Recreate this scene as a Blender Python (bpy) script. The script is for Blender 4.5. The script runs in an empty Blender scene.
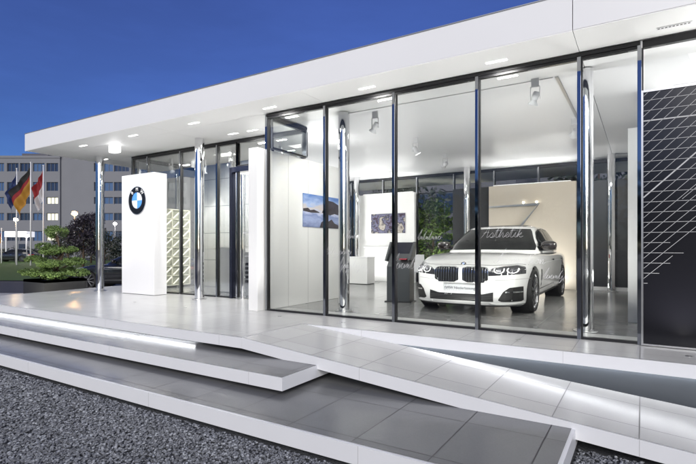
import bpy, bmesh, math, random
import numpy as np
from mathutils import Vector, Matrix
from mathutils.bvhtree import BVHTree
random.seed(7); RNG = np.random.default_rng(11)
R = math.radians; PI = math.pi
sc = bpy.context.scene; COL = sc.collection

# ------------------------------------------------------------------ camera
cam = bpy.data.cameras.new('camera'); camo = bpy.data.objects.new('camera', cam); COL.objects.link(camo)
camo.location = (0, 0, 1.1); camo.rotation_euler = (PI/2, 0, R(31.8))
cam.lens = 474.6/696*36; cam.sensor_width = 36; cam.shift_y = 16/696; cam.clip_end = 3000; cam.clip_start = .05
sc.camera = camo
# ------------------------------------------------------------------ dusk sky
SUN_EL, SUN_AZ = 5.5, 150.0          # azimuth from +Y towards +X: low behind the camera
w = bpy.data.worlds.new('World'); sc.world = w; w.use_nodes = True; wn = w.node_tree
sky = wn.nodes.new('ShaderNodeTexSky'); sky.sky_type = 'NISHITA'; sky.sun_disc = False
sky.sun_elevation = R(SUN_EL); sky.sun_rotation = R(SUN_AZ); sky.ozone_density = 7.0; sky.dust_density = .6
hs = wn.nodes.new('ShaderNodeHueSaturation'); hs.inputs['Hue'].default_value = .516; hs.inputs['Saturation'].default_value = .88
wn.links.new(sky.outputs[0], hs.inputs['Color']); 
_tc = wn.nodes.new('ShaderNodeTexCoord'); _mp = wn.nodes.new('ShaderNodeMapping'); _mp.inputs['Scale'].default_value = (1.2, 1.2, 5); _mp.inputs['Rotation'].default_value = (.15, .1, 0)
_no = wn.nodes.new('ShaderNodeTexNoise'); _no.inputs['Scale'].default_value = 2.2; _no.inputs['Detail'].default_value = 7; _no.inputs['Roughness'].default_value = .6
_ma = wn.nodes.new('ShaderNodeMapRange'); _ma.inputs[1].default_value = .35; _ma.inputs[2].default_value = .75; _ma.inputs[3].default_value = .96; _ma.inputs[4].default_value = 1.16
_vs = wn.nodes.new('ShaderNodeVectorMath'); _vs.operation = 'SCALE'
wn.links.new(_tc.outputs['Generated'], _mp.inputs[0]); wn.links.new(_mp.outputs[0], _no.inputs['Vector']); wn.links.new(_no.outputs[0], _ma.inputs[0])
wn.links.new(hs.outputs[0], _vs.inputs[0]); wn.links.new(_ma.outputs[0], _vs.inputs['Scale']); wn.links.new(_vs.outputs[0], wn.nodes['Background'].inputs[0])
wn.nodes['Background'].inputs[1].default_value = .118
sun = bpy.data.lights.new('sun', 'SUN'); suno = bpy.data.objects.new('sun', sun); COL.objects.link(suno)
sun.energy = 2.6; sun.angle = R(50); sun.color = (1.0, .955, .87)
sd = Vector((math.sin(R(SUN_AZ))*math.cos(R(24)), math.cos(R(SUN_AZ))*math.cos(R(24)), math.sin(R(24))))
suno.rotation_euler = sd.to_track_quat('Z', 'Y').to_euler()
vs = sc.view_settings; vs.view_transform = 'Standard'; vs.look = 'None'; vs.exposure = .5; vs.gamma = 1; vs.use_curve_mapping = False
sc.render.engine = 'CYCLES'
cy = sc.cycles; cy.use_denoising = True; cy.max_bounces = 10; cy.diffuse_bounces = 4; cy.glossy_bounces = 5
cy.transparent_max_bounces = 24; cy.transmission_bounces = 6; cy.sample_clamp_indirect = 6; cy.caustics_reflective = False; cy.caustics_refractive = False

# ------------------------------------------------------------------ materials
MATS = {}
def mat(name, col=(.5, .5, .5), rough=.5, metal=0., bump=None, var=None, emit=None, coat=0., spec=None):
    """bump=(scale,strength) noise bump; var=(scale,amount) colour variation; emit=(colour,strength)"""
    if name in MATS: return MATS[name]
    m = bpy.data.materials.new(name); m.use_nodes = True; nt = m.node_tree; b = nt.nodes['Principled BSDF']
    b.inputs['Base Color'].default_value = (*col, 1); b.inputs['Roughness'].default_value = rough; b.inputs['Metallic'].default_value = metal
    if coat: b.inputs['Coat Weight'].default_value = coat; b.inputs['Coat Roughness'].default_value = .03
    if spec is not None: b.inputs['Specular IOR Level'].default_value = spec
    if emit: b.inputs['Emission Color'].default_value = (*emit[0], 1); b.inputs['Emission Strength'].default_value = emit[1]
    tc = nt.nodes.new('ShaderNodeTexCoord')
    if var:
        n = nt.nodes.new('ShaderNodeTexNoise'); n.inputs['Scale'].default_value = var[0]; n.inputs['Detail'].default_value = 6
        nt.links.new(tc.outputs['Object'], n.inputs['Vector'])
        mx = nt.nodes.new('ShaderNodeMix'); mx.data_type = 'RGBA'
        mx.inputs[6].default_value = (*[max(0, c*(1-var[1])) for c in col], 1); mx.inputs[7].default_value = (*[min(1, c*(1+var[1])) for c in col], 1)
        nt.links.new(n.outputs[0], mx.inputs[0]); nt.links.new(mx.outputs[2], b.inputs['Base Color'])
    if bump:
        n2 = nt.nodes.new('ShaderNodeTexNoise'); n2.inputs['Scale'].default_value = bump[0]; n2.inputs['Detail'].default_value = 5
        nt.links.new(tc.outputs['Object'], n2.inputs['Vector'])
        bp = nt.nodes.new('ShaderNodeBump'); bp.inputs['Strength'].default_value = bump[1]; bp.inputs['Distance'].default_value = .02
        nt.links.new(n2.outputs[0], bp.inputs['Height']); nt.links.new(bp.outputs[0], b.inputs['Normal'])
    MATS[name] = m; return m
def tile_mat(name, col, rough, sx, sy, ox, oy, joint, jw=.006, var=.12, rvar=.1):
    """stone tiles laid on a world-aligned grid of sx by sy with thin joints"""
    m = bpy.data.materials.new(name); m.use_nodes = True; nt = m.node_tree; N = nt.nodes; L = nt.links; b = N['Principled BSDF']
    tc = N.new('ShaderNodeTexCoord'); sp = N.new('ShaderNodeSeparateXYZ'); L.new(tc.outputs['Object'], sp.inputs[0])
    def M(op, a, c=None):
        n = N.new('ShaderNodeMath'); n.operation = op
        for i, v in enumerate((a, c)):
            if v is None: continue
            if isinstance(v, (int, float)): n.inputs[i].default_value = v
            else: L.new(v, n.inputs[i])
        return n.outputs[0]
    js = []; ids = []
    for ax, s, o in ((0, sx, ox), (1, sy, oy)):
        t = M('DIVIDE', M('SUBTRACT', sp.outputs[ax], o), s); fl = M('FLOOR', t); fr = M('SUBTRACT', t, fl)
        d = M('MINIMUM', fr, M('SUBTRACT', 1.0, fr)); js.append(M('LESS_THAN', d, jw/2/s)); ids.append(fl)
    j = M('MAXIMUM', js[0], js[1])
    cb = N.new('ShaderNodeCombineXYZ'); L.new(ids[0], cb.inputs[0]); L.new(ids[1], cb.inputs[1])
    wn_ = N.new('ShaderNodeTexWhiteNoise'); wn_.noise_dimensions = '3D'; L.new(cb.outputs[0], wn_.inputs['Vector'])
    n = N.new('ShaderNodeTexNoise'); n.inputs['Scale'].default_value = 3; n.inputs['Detail'].default_value = 8; n.inputs['Roughness'].default_value = .65; L.new(tc.outputs['Object'], n.inputs['Vector'])
    n2 = N.new('ShaderNodeTexNoise'); n2.inputs['Scale'].default_value = 90; n2.inputs['Detail'].default_value = 3; L.new(tc.outputs['Object'], n2.inputs['Vector'])
    k = M('ADD', M('MULTIPLY', M('SUBTRACT', wn_.outputs[0], .5), var*1.3), M('MULTIPLY', M('SUBTRACT', n.outputs[0], .5), var*.9))
    k = M('ADD', k, M('MULTIPLY', M('SUBTRACT', n2.outputs[0], .5), var*1.2)); k = M('ADD', k, 1.0)
    vm = N.new('ShaderNodeVectorMath'); vm.operation = 'SCALE'; vm.inputs[0].default_value = col; L.new(k, vm.inputs['Scale'])
    mx = N.new('ShaderNodeMix'); mx.data_type = 'RGBA'; L.new(j, mx.inputs[0]); L.new(vm.outputs[0], mx.inputs[6]); mx.inputs[7].default_value = (*joint, 1)
    L.new(mx.outputs[2], b.inputs['Base Color'])
    rr = M('ADD', M('MULTIPLY', M('SUBTRACT', n.outputs[0], .5), rvar*.7), rough); rr = M('ADD', rr, M('MULTIPLY', j, .4)); L.new(rr, b.inputs['Roughness'])
    bp = N.new('ShaderNodeBump'); bp.inputs['Strength'].default_value = .12; bp.inputs['Distance'].default_value = .003
    h = M('SUBTRACT', M('MULTIPLY', n2.outputs[0], .3), j); L.new(h, bp.inputs['Height']); L.new(bp.outputs[0], b.inputs['Normal'])
    MATS[name] = m; return m
def glass_mat(name, tint=(1, 1, 1), ior=1.5, gain=1.0):
    m = bpy.data.materials.new(name); m.use_nodes = True; nt = m.node_tree; N = nt.nodes; L = nt.links; N.remove(N['Principled BSDF'])
    t = N.new('ShaderNodeBsdfTransparent'); t.inputs[0].default_value = (*tint, 1)
    g = N.new('ShaderNodeBsdfGlossy'); g.inputs['Roughness'].default_value = 0.0
    f = N.new('ShaderNodeFresnel'); f.inputs[0].default_value = ior
    q = N.new('ShaderNodeMath'); q.operation = 'MULTIPLY'; q.inputs[1].default_value = gain; L.new(f.outputs[0], q.inputs[0])
    x = N.new('ShaderNodeMixShader'); L.new(q.outputs[0], x.inputs[0]); L.new(t.outputs[0], x.inputs[1]); L.new(g.outputs[0], x.inputs[2])
    L.new(x.outputs[0], N['Material Output'].inputs[0]); MATS[name] = m; return m

WHITE = mat('white_panel', (.80, .80, .81), .32, var=(1.2, .02))
SOFFIT = mat('white_soffit', (.90, .90, .89), .45)
PAINT = mat('white_wall_paint', (.80, .80, .79), .5, var=(2, .02))
EDGE = mat('white_edge_metal', (.78, .79, .82), .3, var=(2, .04))
CHROME = mat('polished_steel', (.78, .78, .79), .035, 1.0, bump=(2.5, .02))
BRUSH = mat('brushed_steel', (.62, .62, .62), .28, 1.0, var=(6, .08))
STEEL = mat('steel_mullion', (.36, .37, .39), .05, 1.0)
BLACK = mat('black_frame', (.012, .012, .014), .35)
DARKP = mat('dark_grey_panel', (.035, .037, .042), .45, var=(3, .1))
BEIGE = mat('beige_wood_wall', (.62, .56, .47), .5, var=(1.6, .08))
KIOSK = mat('kiosk_grey', (.05, .055, .06), .35)
LAMPW = mat('lamp_white', (1, 1, 1), .5, emit=((1, .98, .95), 4))
LED = mat('led_strip', (1, 1, 1), .5, emit=((.96, .98, 1), 16))
GLASS = glass_mat('clear_glass', (.975, .985, .98), 1.45, .6)
TERR = tile_mat('terrace_stone', (.50, .50, .495), .24, .62, .62, -.02, 4.55, (.17, .17, .17), .009, .075, .06)
DARKT = tile_mat('dark_stone', (.165, .168, .174), .235, .62, .77, -.02, 3.16, (.035, .035, .04), .010, .13, .06)
INT = tile_mat('indoor_stone', (.22, .22, .217), .2, 1.24, 1.24, -.02, 6.3, (.15, .15, .15), .006, .08)
WTILE = tile_mat('wall_tile', (.50, .50, .49), .4, 1.24, .76, -.02, 0.0, (.12, .12, .12), .012, .08)
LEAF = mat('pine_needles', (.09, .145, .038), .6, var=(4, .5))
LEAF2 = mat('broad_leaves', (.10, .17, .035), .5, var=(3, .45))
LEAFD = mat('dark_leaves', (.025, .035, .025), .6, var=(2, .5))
BARK = mat('bark', (.09, .06, .04), .8, bump=(20, .6))

# ------------------------------------------------------------------ mesh helpers
def link(o, parent=None):
    COL.objects.link(o)
    if parent is not None: o.parent = parent
    return o
def obj(name, bm, m, parent=None, smooth=False, angle=None):
    me = bpy.data.meshes.new(name); bmesh.ops.recalc_face_normals(bm, faces=bm.faces) if not getattr(bm, 'norecalc', False) else None
    bm.to_mesh(me); bm.free()
    for k in (m if isinstance(m, (list, tuple)) else [m]): me.materials.append(k)
    if smooth or angle:
        for p in me.polygons: p.use_smooth = True
        if angle: me.set_sharp_from_angle(angle=R(angle))
    return link(bpy.data.objects.new(name, me), parent)
def tag(o, label=None, cat=None, group=None, kind=None):
    if label: o['label'] = label
    if cat: o['category'] = cat
    if group: o['group'] = group
    if kind: o['kind'] = kind
    return o
def thing(name, label, cat, loc=(0, 0, 0), rz=0, group=None):
    o = bpy.data.objects.new(name, None); COL.objects.link(o); o.location = loc; o.rotation_euler = (0, 0, rz); o.empty_display_size = .1
    return tag(o, label, cat, group)
def struct(name, bm, m, label=None, parent=None, smooth=False):
    o = obj(name, bm, m, parent, smooth); o['kind'] = 'structure'
    if label: o['label'] = label
    return o
def copy_tree(o, parent=None):
    c = o.copy(); COL.objects.link(c); c.parent = parent
    for ch in list(o.children): copy_tree(ch, c)
    return c
def B(*boxes, bevel=0):
    bm = bmesh.new()
    for b in boxes: box(bm, *b)
    if bevel: bmesh.ops.bevel(bm, geom=bm.edges[:], offset=bevel, segments=2, affect='EDGES', profile=.5)
    return bm
def box(bm, x0, x1, y0, y1, z0, z1):
    v = [bm.verts.new((x, y, z)) for z in (z0, z1) for x, y in ((x0, y0), (x1, y0), (x1, y1), (x0, y1))]
    for f in ((3, 2, 1, 0), (4, 5, 6, 7), (0, 1, 5, 4), (1, 2, 6, 5), (2, 3, 7, 6), (3, 0, 4, 7)): bm.faces.new([v[i] for i in f])
    return v
def prism(bm, pts, z0, z1, axis='z'):
    """pts 2-D outline, extruded along axis"""
    def P(a, b, c): return {'z': (a, b, c), 'y': (a, c, b), 'x': (c, a, b)}[axis]
    lo = [bm.verts.new(P(a, b, z0)) for a, b in pts]; hi = [bm.verts.new(P(a, b, z1)) for a, b in pts]
    n = len(pts); bm.faces.new(lo[::-1]); bm.faces.new(hi)
    for i in range(n): bm.faces.new((lo[i], lo[(i+1) % n], hi[(i+1) % n], hi[i]))
def lathe(bm, prof, n=32, c=(0, 0, 0), axis='z', cap=True):
    """prof: list of (r,h)"""
    rings = []
    for r, h in prof:
        ring = []
        for i in range(n):
            a = 2*PI*i/n; x, y = r*math.cos(a), r*math.sin(a)
            p = {'z': (x, y, h), 'x': (h, x, y), 'y': (x, h, y)}[axis]
            ring.append(bm.verts.new((c[0]+p[0], c[1]+p[1], c[2]+p[2])))
        rings.append(ring)
    for a, b in zip(rings, rings[1:]):
        for i in range(n): bm.faces.new((a[i], a[(i+1) % n], b[(i+1) % n], b[i]))
    if cap:
        if prof[0][0] > 1e-4: bm.faces.new(rings[0][::-1])
        if prof[-1][0] > 1e-4: bm.faces.new(rings[-1])
    return bm
def tube(bm, pts, r, n=8):
    """round tube along points; r a number or list"""
    pts = [Vector(p) for p in pts]; rr = r if isinstance(r, (list, tuple)) else [r]*len(pts); rings = []; up = None
    for i, p in enumerate(pts):
        d = (pts[min(i+1, len(pts)-1)]-pts[max(i-1, 0)]).normalized()
        if up is None: up = Vector((0, 0, 1)) if abs(d.z) < .9 else Vector((1, 0, 0))
        a = d.cross(up).normalized(); b = d.cross(a).normalized(); up = a.cross(d).normalized() if False else up
        rings.append([bm.verts.new(p+a*rr[i]*math.cos(2*PI*k/n)+b*rr[i]*math.sin(2*PI*k/n)) for k in range(n)])
    for a, b in zip(rings, rings[1:]):
        for k in range(n): bm.faces.new((a[k], a[(k+1) % n], b[(k+1) % n], b[k]))
    bm.faces.new(rings[0][::-1]); bm.faces.new(rings[-1]); return bm
def bar(bm, a, b, w, t, nrm):
    """flat bar from a to b, width w across nrm, thickness t along nrm"""
    a = Vector(a); b = Vector(b); nrm = Vector(nrm).normalized(); s = (b-a).cross(nrm).normalized()*w/2; n = nrm*t/2
    v = [bm.verts.new(p+i*s+j*n) for p in (a, b) for i, j in ((-1, -1), (1, -1), (1, 1), (-1, 1))]
    for f in ((3, 2, 1, 0), (4, 5, 6, 7), (0, 1, 5, 4), (1, 2, 6, 5), (2, 3, 7, 6), (3, 0, 4, 7)): bm.faces.new([v[i] for i in f])
def text_bm(s, size, extrude, mtx, align='CENTER'):
    cu = bpy.data.curves.new('t', 'FONT'); cu.body = s; cu.size = size; cu.extrude = extrude; cu.align_x = align; cu.align_y = 'CENTER'; cu.resolution_u = 3
    o = bpy.data.objects.new('t', cu); COL.objects.link(o); me = bpy.data.meshes.new_from_object(o.evaluated_get(bpy.context.evaluated_depsgraph_get()))
    bm = bmesh.new(); bm.from_mesh(me); bmesh.ops.transform(bm, matrix=mtx, verts=bm.verts)
    COL.objects.unlink(o); bpy.data.objects.remove(o); bpy.data.curves.remove(cu); bpy.data.meshes.remove(me); return bm
def merge(bm, other):
    me = bpy.data.meshes.new('x'); other.to_mesh(me); other.free(); bm.from_mesh(me); bpy.data.meshes.remove(me)
def area_light(name, loc, size, size_y, energy, parent=None, up=False, color=(1, .985, .96), rot=None, spread=180):
    l = bpy.data.lights.new(name, 'AREA'); l.shape = 'RECTANGLE'; l.size = size; l.size_y = size_y; l.energy = energy; l.color = color; l.spread = R(spread)
    o = link(bpy.data.objects.new(name, l), parent); o.location = loc; o.rotation_euler = rot or ((PI, 0, 0) if up else (0, 0, 0)); return o
def spot_light(name, loc, target, energy, angle, parent=None, blend=.6, r=.04, color=(1, .97, .92)):
    l = bpy.data.lights.new(name, 'SPOT'); l.energy = energy; l.spot_size = R(angle); l.spot_blend = blend; l.shadow_soft_size = r; l.color = color
    o = link(bpy.data.objects.new(name, l), parent); o.location = loc
    o.rotation_euler = (Vector(loc)-Vector(target)).to_track_quat('Z', 'Y').to_euler(); return o
FC, AN = 474.6, R(31.8)
RT = Vector((math.cos(AN), math.sin(AN), 0)); FW = Vector((-math.sin(AN), math.cos(AN), 0))
def far(u, D, z=-.56):                 # a spot at distance D on the bearing of photo column u
    p = FW*D+RT*((u-348)/FC*D); return Vector((p.x, p.y, z))

GZ = -.56       # gravel level; terrace top is z = 0
MOD = 1.24      # facade module
YG = 6.35       # shop front glass
# ================================================================== GROUND
bm = bmesh.new(); s = 900
f_ = bm.faces.new([bm.verts.new(p) for p in ((-s, -s, GZ-.03), (s, -s, GZ-.03), (s, s, GZ-.03), (-s, s, GZ-.03))])
struct('ground', bm, mat('asphalt_ground', (.045, .047, .052), .7, bump=(6, .2), var=(.3, .2)), 'dark asphalt ground reaching to the far buildings')
GRASS = mat('lawn_grass', (.06, .11, .02), .8, bump=(40, .8), var=(6, .4))
bm = bmesh.new(); gp = [far(-160, 25), far(75, 24), far(140, 33), far(140, 62), far(-330, 62)]
bm.faces.new([bm.verts.new((p.x, p.y, GZ)) for p in gp]); struct('lawn', bm, GRASS, 'green lawn beyond the terrace and planter')
bm = bmesh.new(); gp = [far(-200, 15.0), far(60, 15.0), far(60, 17.4), far(-200, 17.8)]
bm.faces.new([bm.verts.new((p.x, p.y, GZ)) for p in gp]); struct('pale_gravel_strip', bm, mat('pale_gravel', (.42, .42, .42), .8, bump=(60, 1.), var=(50, .5)), 'pale gravel strip along the left end of the terrace')

# gravel bed: base sheet + thousands of loose stones
GRM = bpy.data.materials.new('gravel_stone'); GRM.use_nodes = True
_n = GRM.node_tree; _b = _n.nodes['Principled BSDF']; _g = _n.nodes.new('ShaderNodeNewGeometry'); _r = _n.nodes.new('ShaderNodeValToRGB')
_r.color_ramp.elements[0].color = (.10, .105, .12, 1); _r.color_ramp.elements[1].color = (.40, .42, .46, 1); _e = _r.color_ramp.elements.new(.7); _e.color = (.20, .21, .235, 1)
_n.links.new(_g.outputs['Random Per Island'], _r.inputs[0]); _n.links.new(_r.outputs[0], _b.inputs['Base Color']); _b.inputs['Roughness'].default_value = .55
bm = bmesh.new(); bm.faces.new([bm.verts.new(p) for p in ((-22, -6, GZ-.012), (4, -6, GZ-.012), (4, 6.2, GZ-.012), (-22, 6.2, GZ-.012))])
struct('gravel_bed', bm, mat('gravel_base', (.09, .095, .105), .8, bump=(45, 1.), var=(40, .5)), 'dark bed under the loose gravel')
def gravel():
    ico = bmesh.new(); bmesh.ops.create_icosphere(ico, subdivisions=1, radius=1); iv = np.array([v.co[:] for v in ico.verts]); fi = np.array([[v.index for v in f.verts] for f in ico.faces]); ico.free()
    variants = []
    for k in range(10):
        s_ = iv*(1+RNG.uniform(-.32, .25, (12, 1)))*np.array([1, RNG.uniform(.6, .95), RNG.uniform(.4, .7)]); variants.append(s_)
    pts = []
    def zone(poly, dens, size):
        p = np.array(poly); lo = p.min(0); hi = p.max(0); n = int(dens*(hi[0]-lo[0])*(hi[1]-lo[1])); q = RNG.uniform(lo, hi, (n, 2))
        ins = np.zeros(n, bool); j = len(p)-1
        for i in range(len(p)):
            c = ((p[i, 1] > q[:, 1]) != (p[j, 1] > q[:, 1])) & (q[:, 0] < (p[j, 0]-p[i, 0])*(q[:, 1]-p[i, 1])/(p[j, 1]-p[i, 1]+1e-9)+p[i, 0]); ins ^= c; j = i
        for a in q[ins]: pts.append((a[0], a[1], size*RNG.uniform(.6, 1.35)))
    zone([(-4.9, 1.2), (-1.0, 1.9), (-1.0, 3.03), (-4.9, 3.03)], 3600, .0135)
    zone([(-10.5, .8), (-4.9, 1.2), (-4.9, 3.03), (-10.5, 3.03)], 2200, .0150)
    zone([(-.44, 3.2), (1.3, 3.2), (1.3, 4.3), (-.44, 4.3)], 3600, .0135)
    n = len(pts); P = np.array(pts); V = np.zeros((n, 12, 3)); which = RNG.integers(0, 10, n); a = RNG.uniform(0, 2*PI, n); t = RNG.uniform(-.6, .6, n)
    for k in range(10):
        idx = np.where(which == k)[0]; s_ = variants[k][None]*P[idx, 2][:, None, None]
        ct, st = np.cos(t[idx])[:, None], np.sin(t[idx])[:, None]
        x, y, z = s_[:, :, 0], s_[:, :, 1]*ct-s_[:, :, 2]*st, s_[:, :, 1]*st+s_[:, :, 2]*ct
        ca, sa = np.cos(a[idx])[:, None], np.sin(a[idx])[:, None]
        V[idx, :, 0] = x*ca-y*sa+P[idx, 0][:, None]; V[idx, :, 1] = x*sa+y*ca+P[idx, 1][:, None]; V[idx, :, 2] = z
    V[:, :, 2] += (GZ+RNG.uniform(-.006, .012, n))[:, None]
    F = (fi[None]+12*np.arange(n)[:, None, None]).reshape(-1, 3)
    me = bpy.data.meshes.new('gravel'); me.vertices.add(n*12); me.vertices.foreach_set('co', V.reshape(-1))
    me.loops.add(len(F)*3); me.loops.foreach_set('vertex_index', F.reshape(-1).astype(np.int32))
    me.polygons.add(len(F)); me.polygons.foreach_set('loop_start', np.arange(0, len(F)*3, 3, dtype=np.int32))
    me.update(calc_edges=True); me.materials.append(GRM)
    o = link(bpy.data.objects.new('gravel', me)); tag(o, 'dark slate coloured gravel in front of the white edged steps', None, None, 'stuff')
gravel()

# ================================================================== TERRACE, STEPS, RAMP
def slab(name, poly, z0, z1, topm, label, edge=EDGE, e=.012):
    """slab with stone top sheet and white metal edge; poly counter-clockwise, list of (x,y,ztop)"""
    bm = bmesh.new(); n = len(poly)
    hi = [bm.verts.new((x, y, z)) for x, y, z in poly]; lo = [bm.verts.new((x, y, z-(z1-z0))) for x, y, z in poly]
    bm.faces.new(hi); bm.faces.new(lo[::-1])
    for i in range(n): bm.faces.new((lo[i], lo[(i+1) % n], hi[(i+1) % n], hi[i]))
    o = struct(name, bm, edge, label)
    # stone sheet set inside the edge profile, 3 mm proud
    c = Vector((0, 0, 0)); P2 = [Vector(p) for p in poly]
    bm = bmesh.new(); ins = []
    for i in range(n):
        a = P2[i-1]; b = P2[i]; d = P2[(i+1) % n]
        e1 = (b-a); e2 = (d-b); n1 = Vector((-e1.y, e1.x, 0)).normalized(); n2 = Vector((-e2.y, e2.x, 0)).normalized()
        m_ = (n1+n2); m_ = m_/max(.3, m_.dot(n1)); q = b+m_*e; ins.append(bm.verts.new((q.x, q.y, b.z+.003)))
    bm.faces.new(ins); t = obj('paving', bm, topm, o); t['kind'] = 'structure'; return o
TL = -12.5
rz_ = lambda x: -.088*(x+4.17)
slab('terrace', [(TL, 4.25, 0), (-4.17, 4.25, 0), (-4.17, 5.5, 0), (6.0, 5.5, 0), (6.0, YG+.02, 0), (-5.62, YG+.02, 0), (-5.62, 7.52, 0), (-11.2, 7.52, 0), (-11.2, 16, 0), (TL-1.5, 16, 0)], -.13, 0, TERR, 'pale stone terrace in front of the glass pavilion')
slab('ramp', [(-4.168, 4.25, 0), (6.0, 4.25, rz_(6.0)), (6.0, 5.75, rz_(6.0)), (-4.168, 5.75, 0)][:4] if False else [(-4.168, 4.25, -.0), (6.0, 4.25, rz_(6.0)), (6.0, 5.497, rz_(6.0)), (-4.168, 5.497, -.0)], -.13, 0, TERR, 'stone ramp sloping down to the right with white edge')
# hollow under the right strip: dark wall behind the ramp
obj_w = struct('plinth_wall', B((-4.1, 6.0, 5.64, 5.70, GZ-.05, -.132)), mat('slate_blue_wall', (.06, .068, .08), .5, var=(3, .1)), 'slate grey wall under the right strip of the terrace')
slab('upper_step', [(-14, 3.65, -.19), (-3.03, 3.65, -.19), (-3.03, 4.235, -.19), (-3.03, 4.9, -.19), (-14, 4.9, -.19)], -.32, -.19, DARKT, 'dark stone upper step with white edge ending in a corner', e=.014)
slab('lower_step', [(-15, 3.04, -.375), (-.46, 3.04, -.375), (-.46, 5.0, -.375), (-15, 5.0, -.375)], -.52, -.375, DARKT, 'broad dark stone lower step with white front edge', e=.03)
for nm_, y_, z_, x_a, x_b, zf in (('terrace', 4.25, 0, -12.0, -4.5, None), ('ramp', 4.25, 0, -2.5, 5.5, 1), ('upper_step', 3.65, -.19, -13.4, -3.3, None), ('lower_step', 3.04, -.375, -14.2, -.7, None), ('terrace', 5.5, 0, -3.2, 5.5, None)):
    bm = bmesh.new(); x_ = x_a
    while x_ < x_b:
        zt_ = rz_(x_) if zf else z_; box(bm, x_, x_+.004, y_-.0012, y_+.001, zt_-(.145 if nm_ == 'lower_step' else .13)+.002, zt_-.001); x_ += 2.48
    o_ = obj('edge_joint', bm, mat('edge_joint', (.5, .5, .52), .6), bpy.data.objects[nm_]); o_['kind'] = 'structure'
struct('step_base', B((-13.5, -3.3, 4.1, 5.6, GZ-.02, -.522), (-14, -.8, 3.4, 5.6, GZ-.02, -.523)), BLACK, 'dark recessed base under the steps')
# LED strips under the slab edges (real lit lines in the photo)
led = thing('step_light', 'white LED line under the terrace edge above the upper step', 'step light', (-9.6, 4.37, -.1325))
obj('diffuser', B((-3.4, 4.45, -.012, .012, -.003, 0)), LED, led); area_light('led_source', (.5, -.01, -.012), 7.8, .012, 1.5, led, color=(.95, .97, 1))
led = thing('step_light', 'white LED line under the terrace strip along the ramp', 'step light', (.6, 5.60, -.1325))
obj('diffuser', B((-4.2, 5.2, -.012, .012, -.003, 0)), LED, led); area_light('led_source', (.4, -.01, -.012), 9.0, .012, .65, led, color=(.95, .97, 1), rot=(R(-38), 0, 0), spread=130)

# ================================================================== PAVILION
pav = thing('showroom_pavilion', 'white flat roofed glass car showroom with polished columns', 'building', (-4, 9, 0))
PB = Vector((-4, 9, 0))
def pobj(name, bm, m, parent=pav, **k):
    bmesh.ops.translate(bm, vec=-PB, verts=bm.verts); o = obj(name, bm, m, parent, **k); return o
RX0, RX1, RY0, RY1 = -12.72, 6.5, 5.65, 17.0
ZS, ZR = 3.45, 3.86
bm = bmesh.new()
box(bm, RX0, -.645, RY0, RY1, ZS+.012, ZR); box(bm, -.637, RX1, RY0-.004, RY1, ZS+.012, ZR+.02)
roof = pobj('roof', bm, WHITE)
pobj('coping', B((RX0-.004, RX1, RY0-.010, RY0+.03, ZR+.0005, ZR+.016)), mat('coping_grey', (.35, .36, .38), .4, .5), roof) if False else pobj('coping', B((RX0-.006, -.645, RY0-.008, RY0+.04, ZR+.001, ZR+.014)), mat('coping_grey', (.35, .36, .38), .4, .5), roof)
# soffit as panels with fine joints
bm = bmesh.new(); xs = [RX0+.0] + [-.64-3*MOD*k for k in (3, 2, 1, 0)] + [3.08, RX1]
for a, b in zip(xs, xs[1:]): box(bm, a+.003, b-.003, RY0+.002, YG-.06, ZS, ZS+.011)
for a, b in zip([RX0, -11.8, -8.08], [-11.8, -8.08, -5.66]): box(bm, a+.003, b-.003, YG-.055, 7.44, ZS, ZS+.011)
box(bm, RX0+.003, -11.25, 7.446, RY1-.1, ZS, ZS+.011)
pobj('soffit', bm, SOFFIT, roof)
bm = bmesh.new(); box(bm, RX0, RX1, RY0+.02, RY1-.02, ZR+.021, ZR+.03)
# interior ceiling with panel joints
bm = bmesh.new()
cx = [-5.56, -4.36, -.64, 3.08, 6.4]; cyy = [YG+.06, 9.2, 11.7, 14.35]
for a, b in zip(cx, cx[1:]):
    for c, d in zip(cyy, cyy[1:]): box(bm, a+.004, b-.004, c+.004, d-.004, ZS+.03, ZS+.045)
for a, b in zip([-11.14, -8.08], [-8.08, -5.57]):
    for c, d in zip([7.6, 9.2, 11.7], [9.2, 11.7, 14.35]): box(bm, a+.004, b-.004, c+.004, d-.004, ZS+.03, ZS+.045)
pobj('ceiling', bm, SOFFIT, roof)
struct('indoor_floor', B((-11.16, -5.62, 7.56, 14.4, -.3, .002), (-5.62, 6.4, YG+.05, 14.4, -.3, .002)), INT, 'grey stone showroom floor behind the glass')
struct('foundation', B((-11.1, 6.4, 7.6, 14.4, GZ, -.31), (-5.6, 6.4, 5.9, 7.6, GZ, -.31)), BLACK, 'dark foundation under the pavilion')

# columns
def column(x, y, label, z1=ZS, r=.098):
    bm = bmesh.new(); lathe(bm, [(r, 0), (r, z1)], 48, (x, y, 0)); c = pobj('column', bm, CHROME, smooth=True, angle=30)
    c['label'] = label
    bm = bmesh.new(); lathe(bm, [(.15, .003), (.15, .010), (.145, .014), (r+.004, .014), (r+.004, .03), (r+.001, .032)], 40, (x, y, 0)); pobj('base_plate', bm, BRUSH, c, smooth=True, angle=30)
for x, y, l in ((-11.80, 6.98, 'polished steel column standing outside, leftmost at the corner of the roof'), (-8.08, 6.98, 'polished steel column outside the entrance'),
             (-4.41, 6.98, 'polished steel column just behind the front glass'), (-.64, 6.98, 'polished steel column behind the front glass near the car'), (3.08, 6.98, 'polished column')):
    if x < 3: column(x, y, l)
for x, l in ((-8.12, 'slim polished column in front of the rear white wall'), (-4.36, 'polished column behind the car'), (-.66, 'polished column in front of the rear dark panels')):
    column(x, 13.65, l, ZS+.03)

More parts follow.
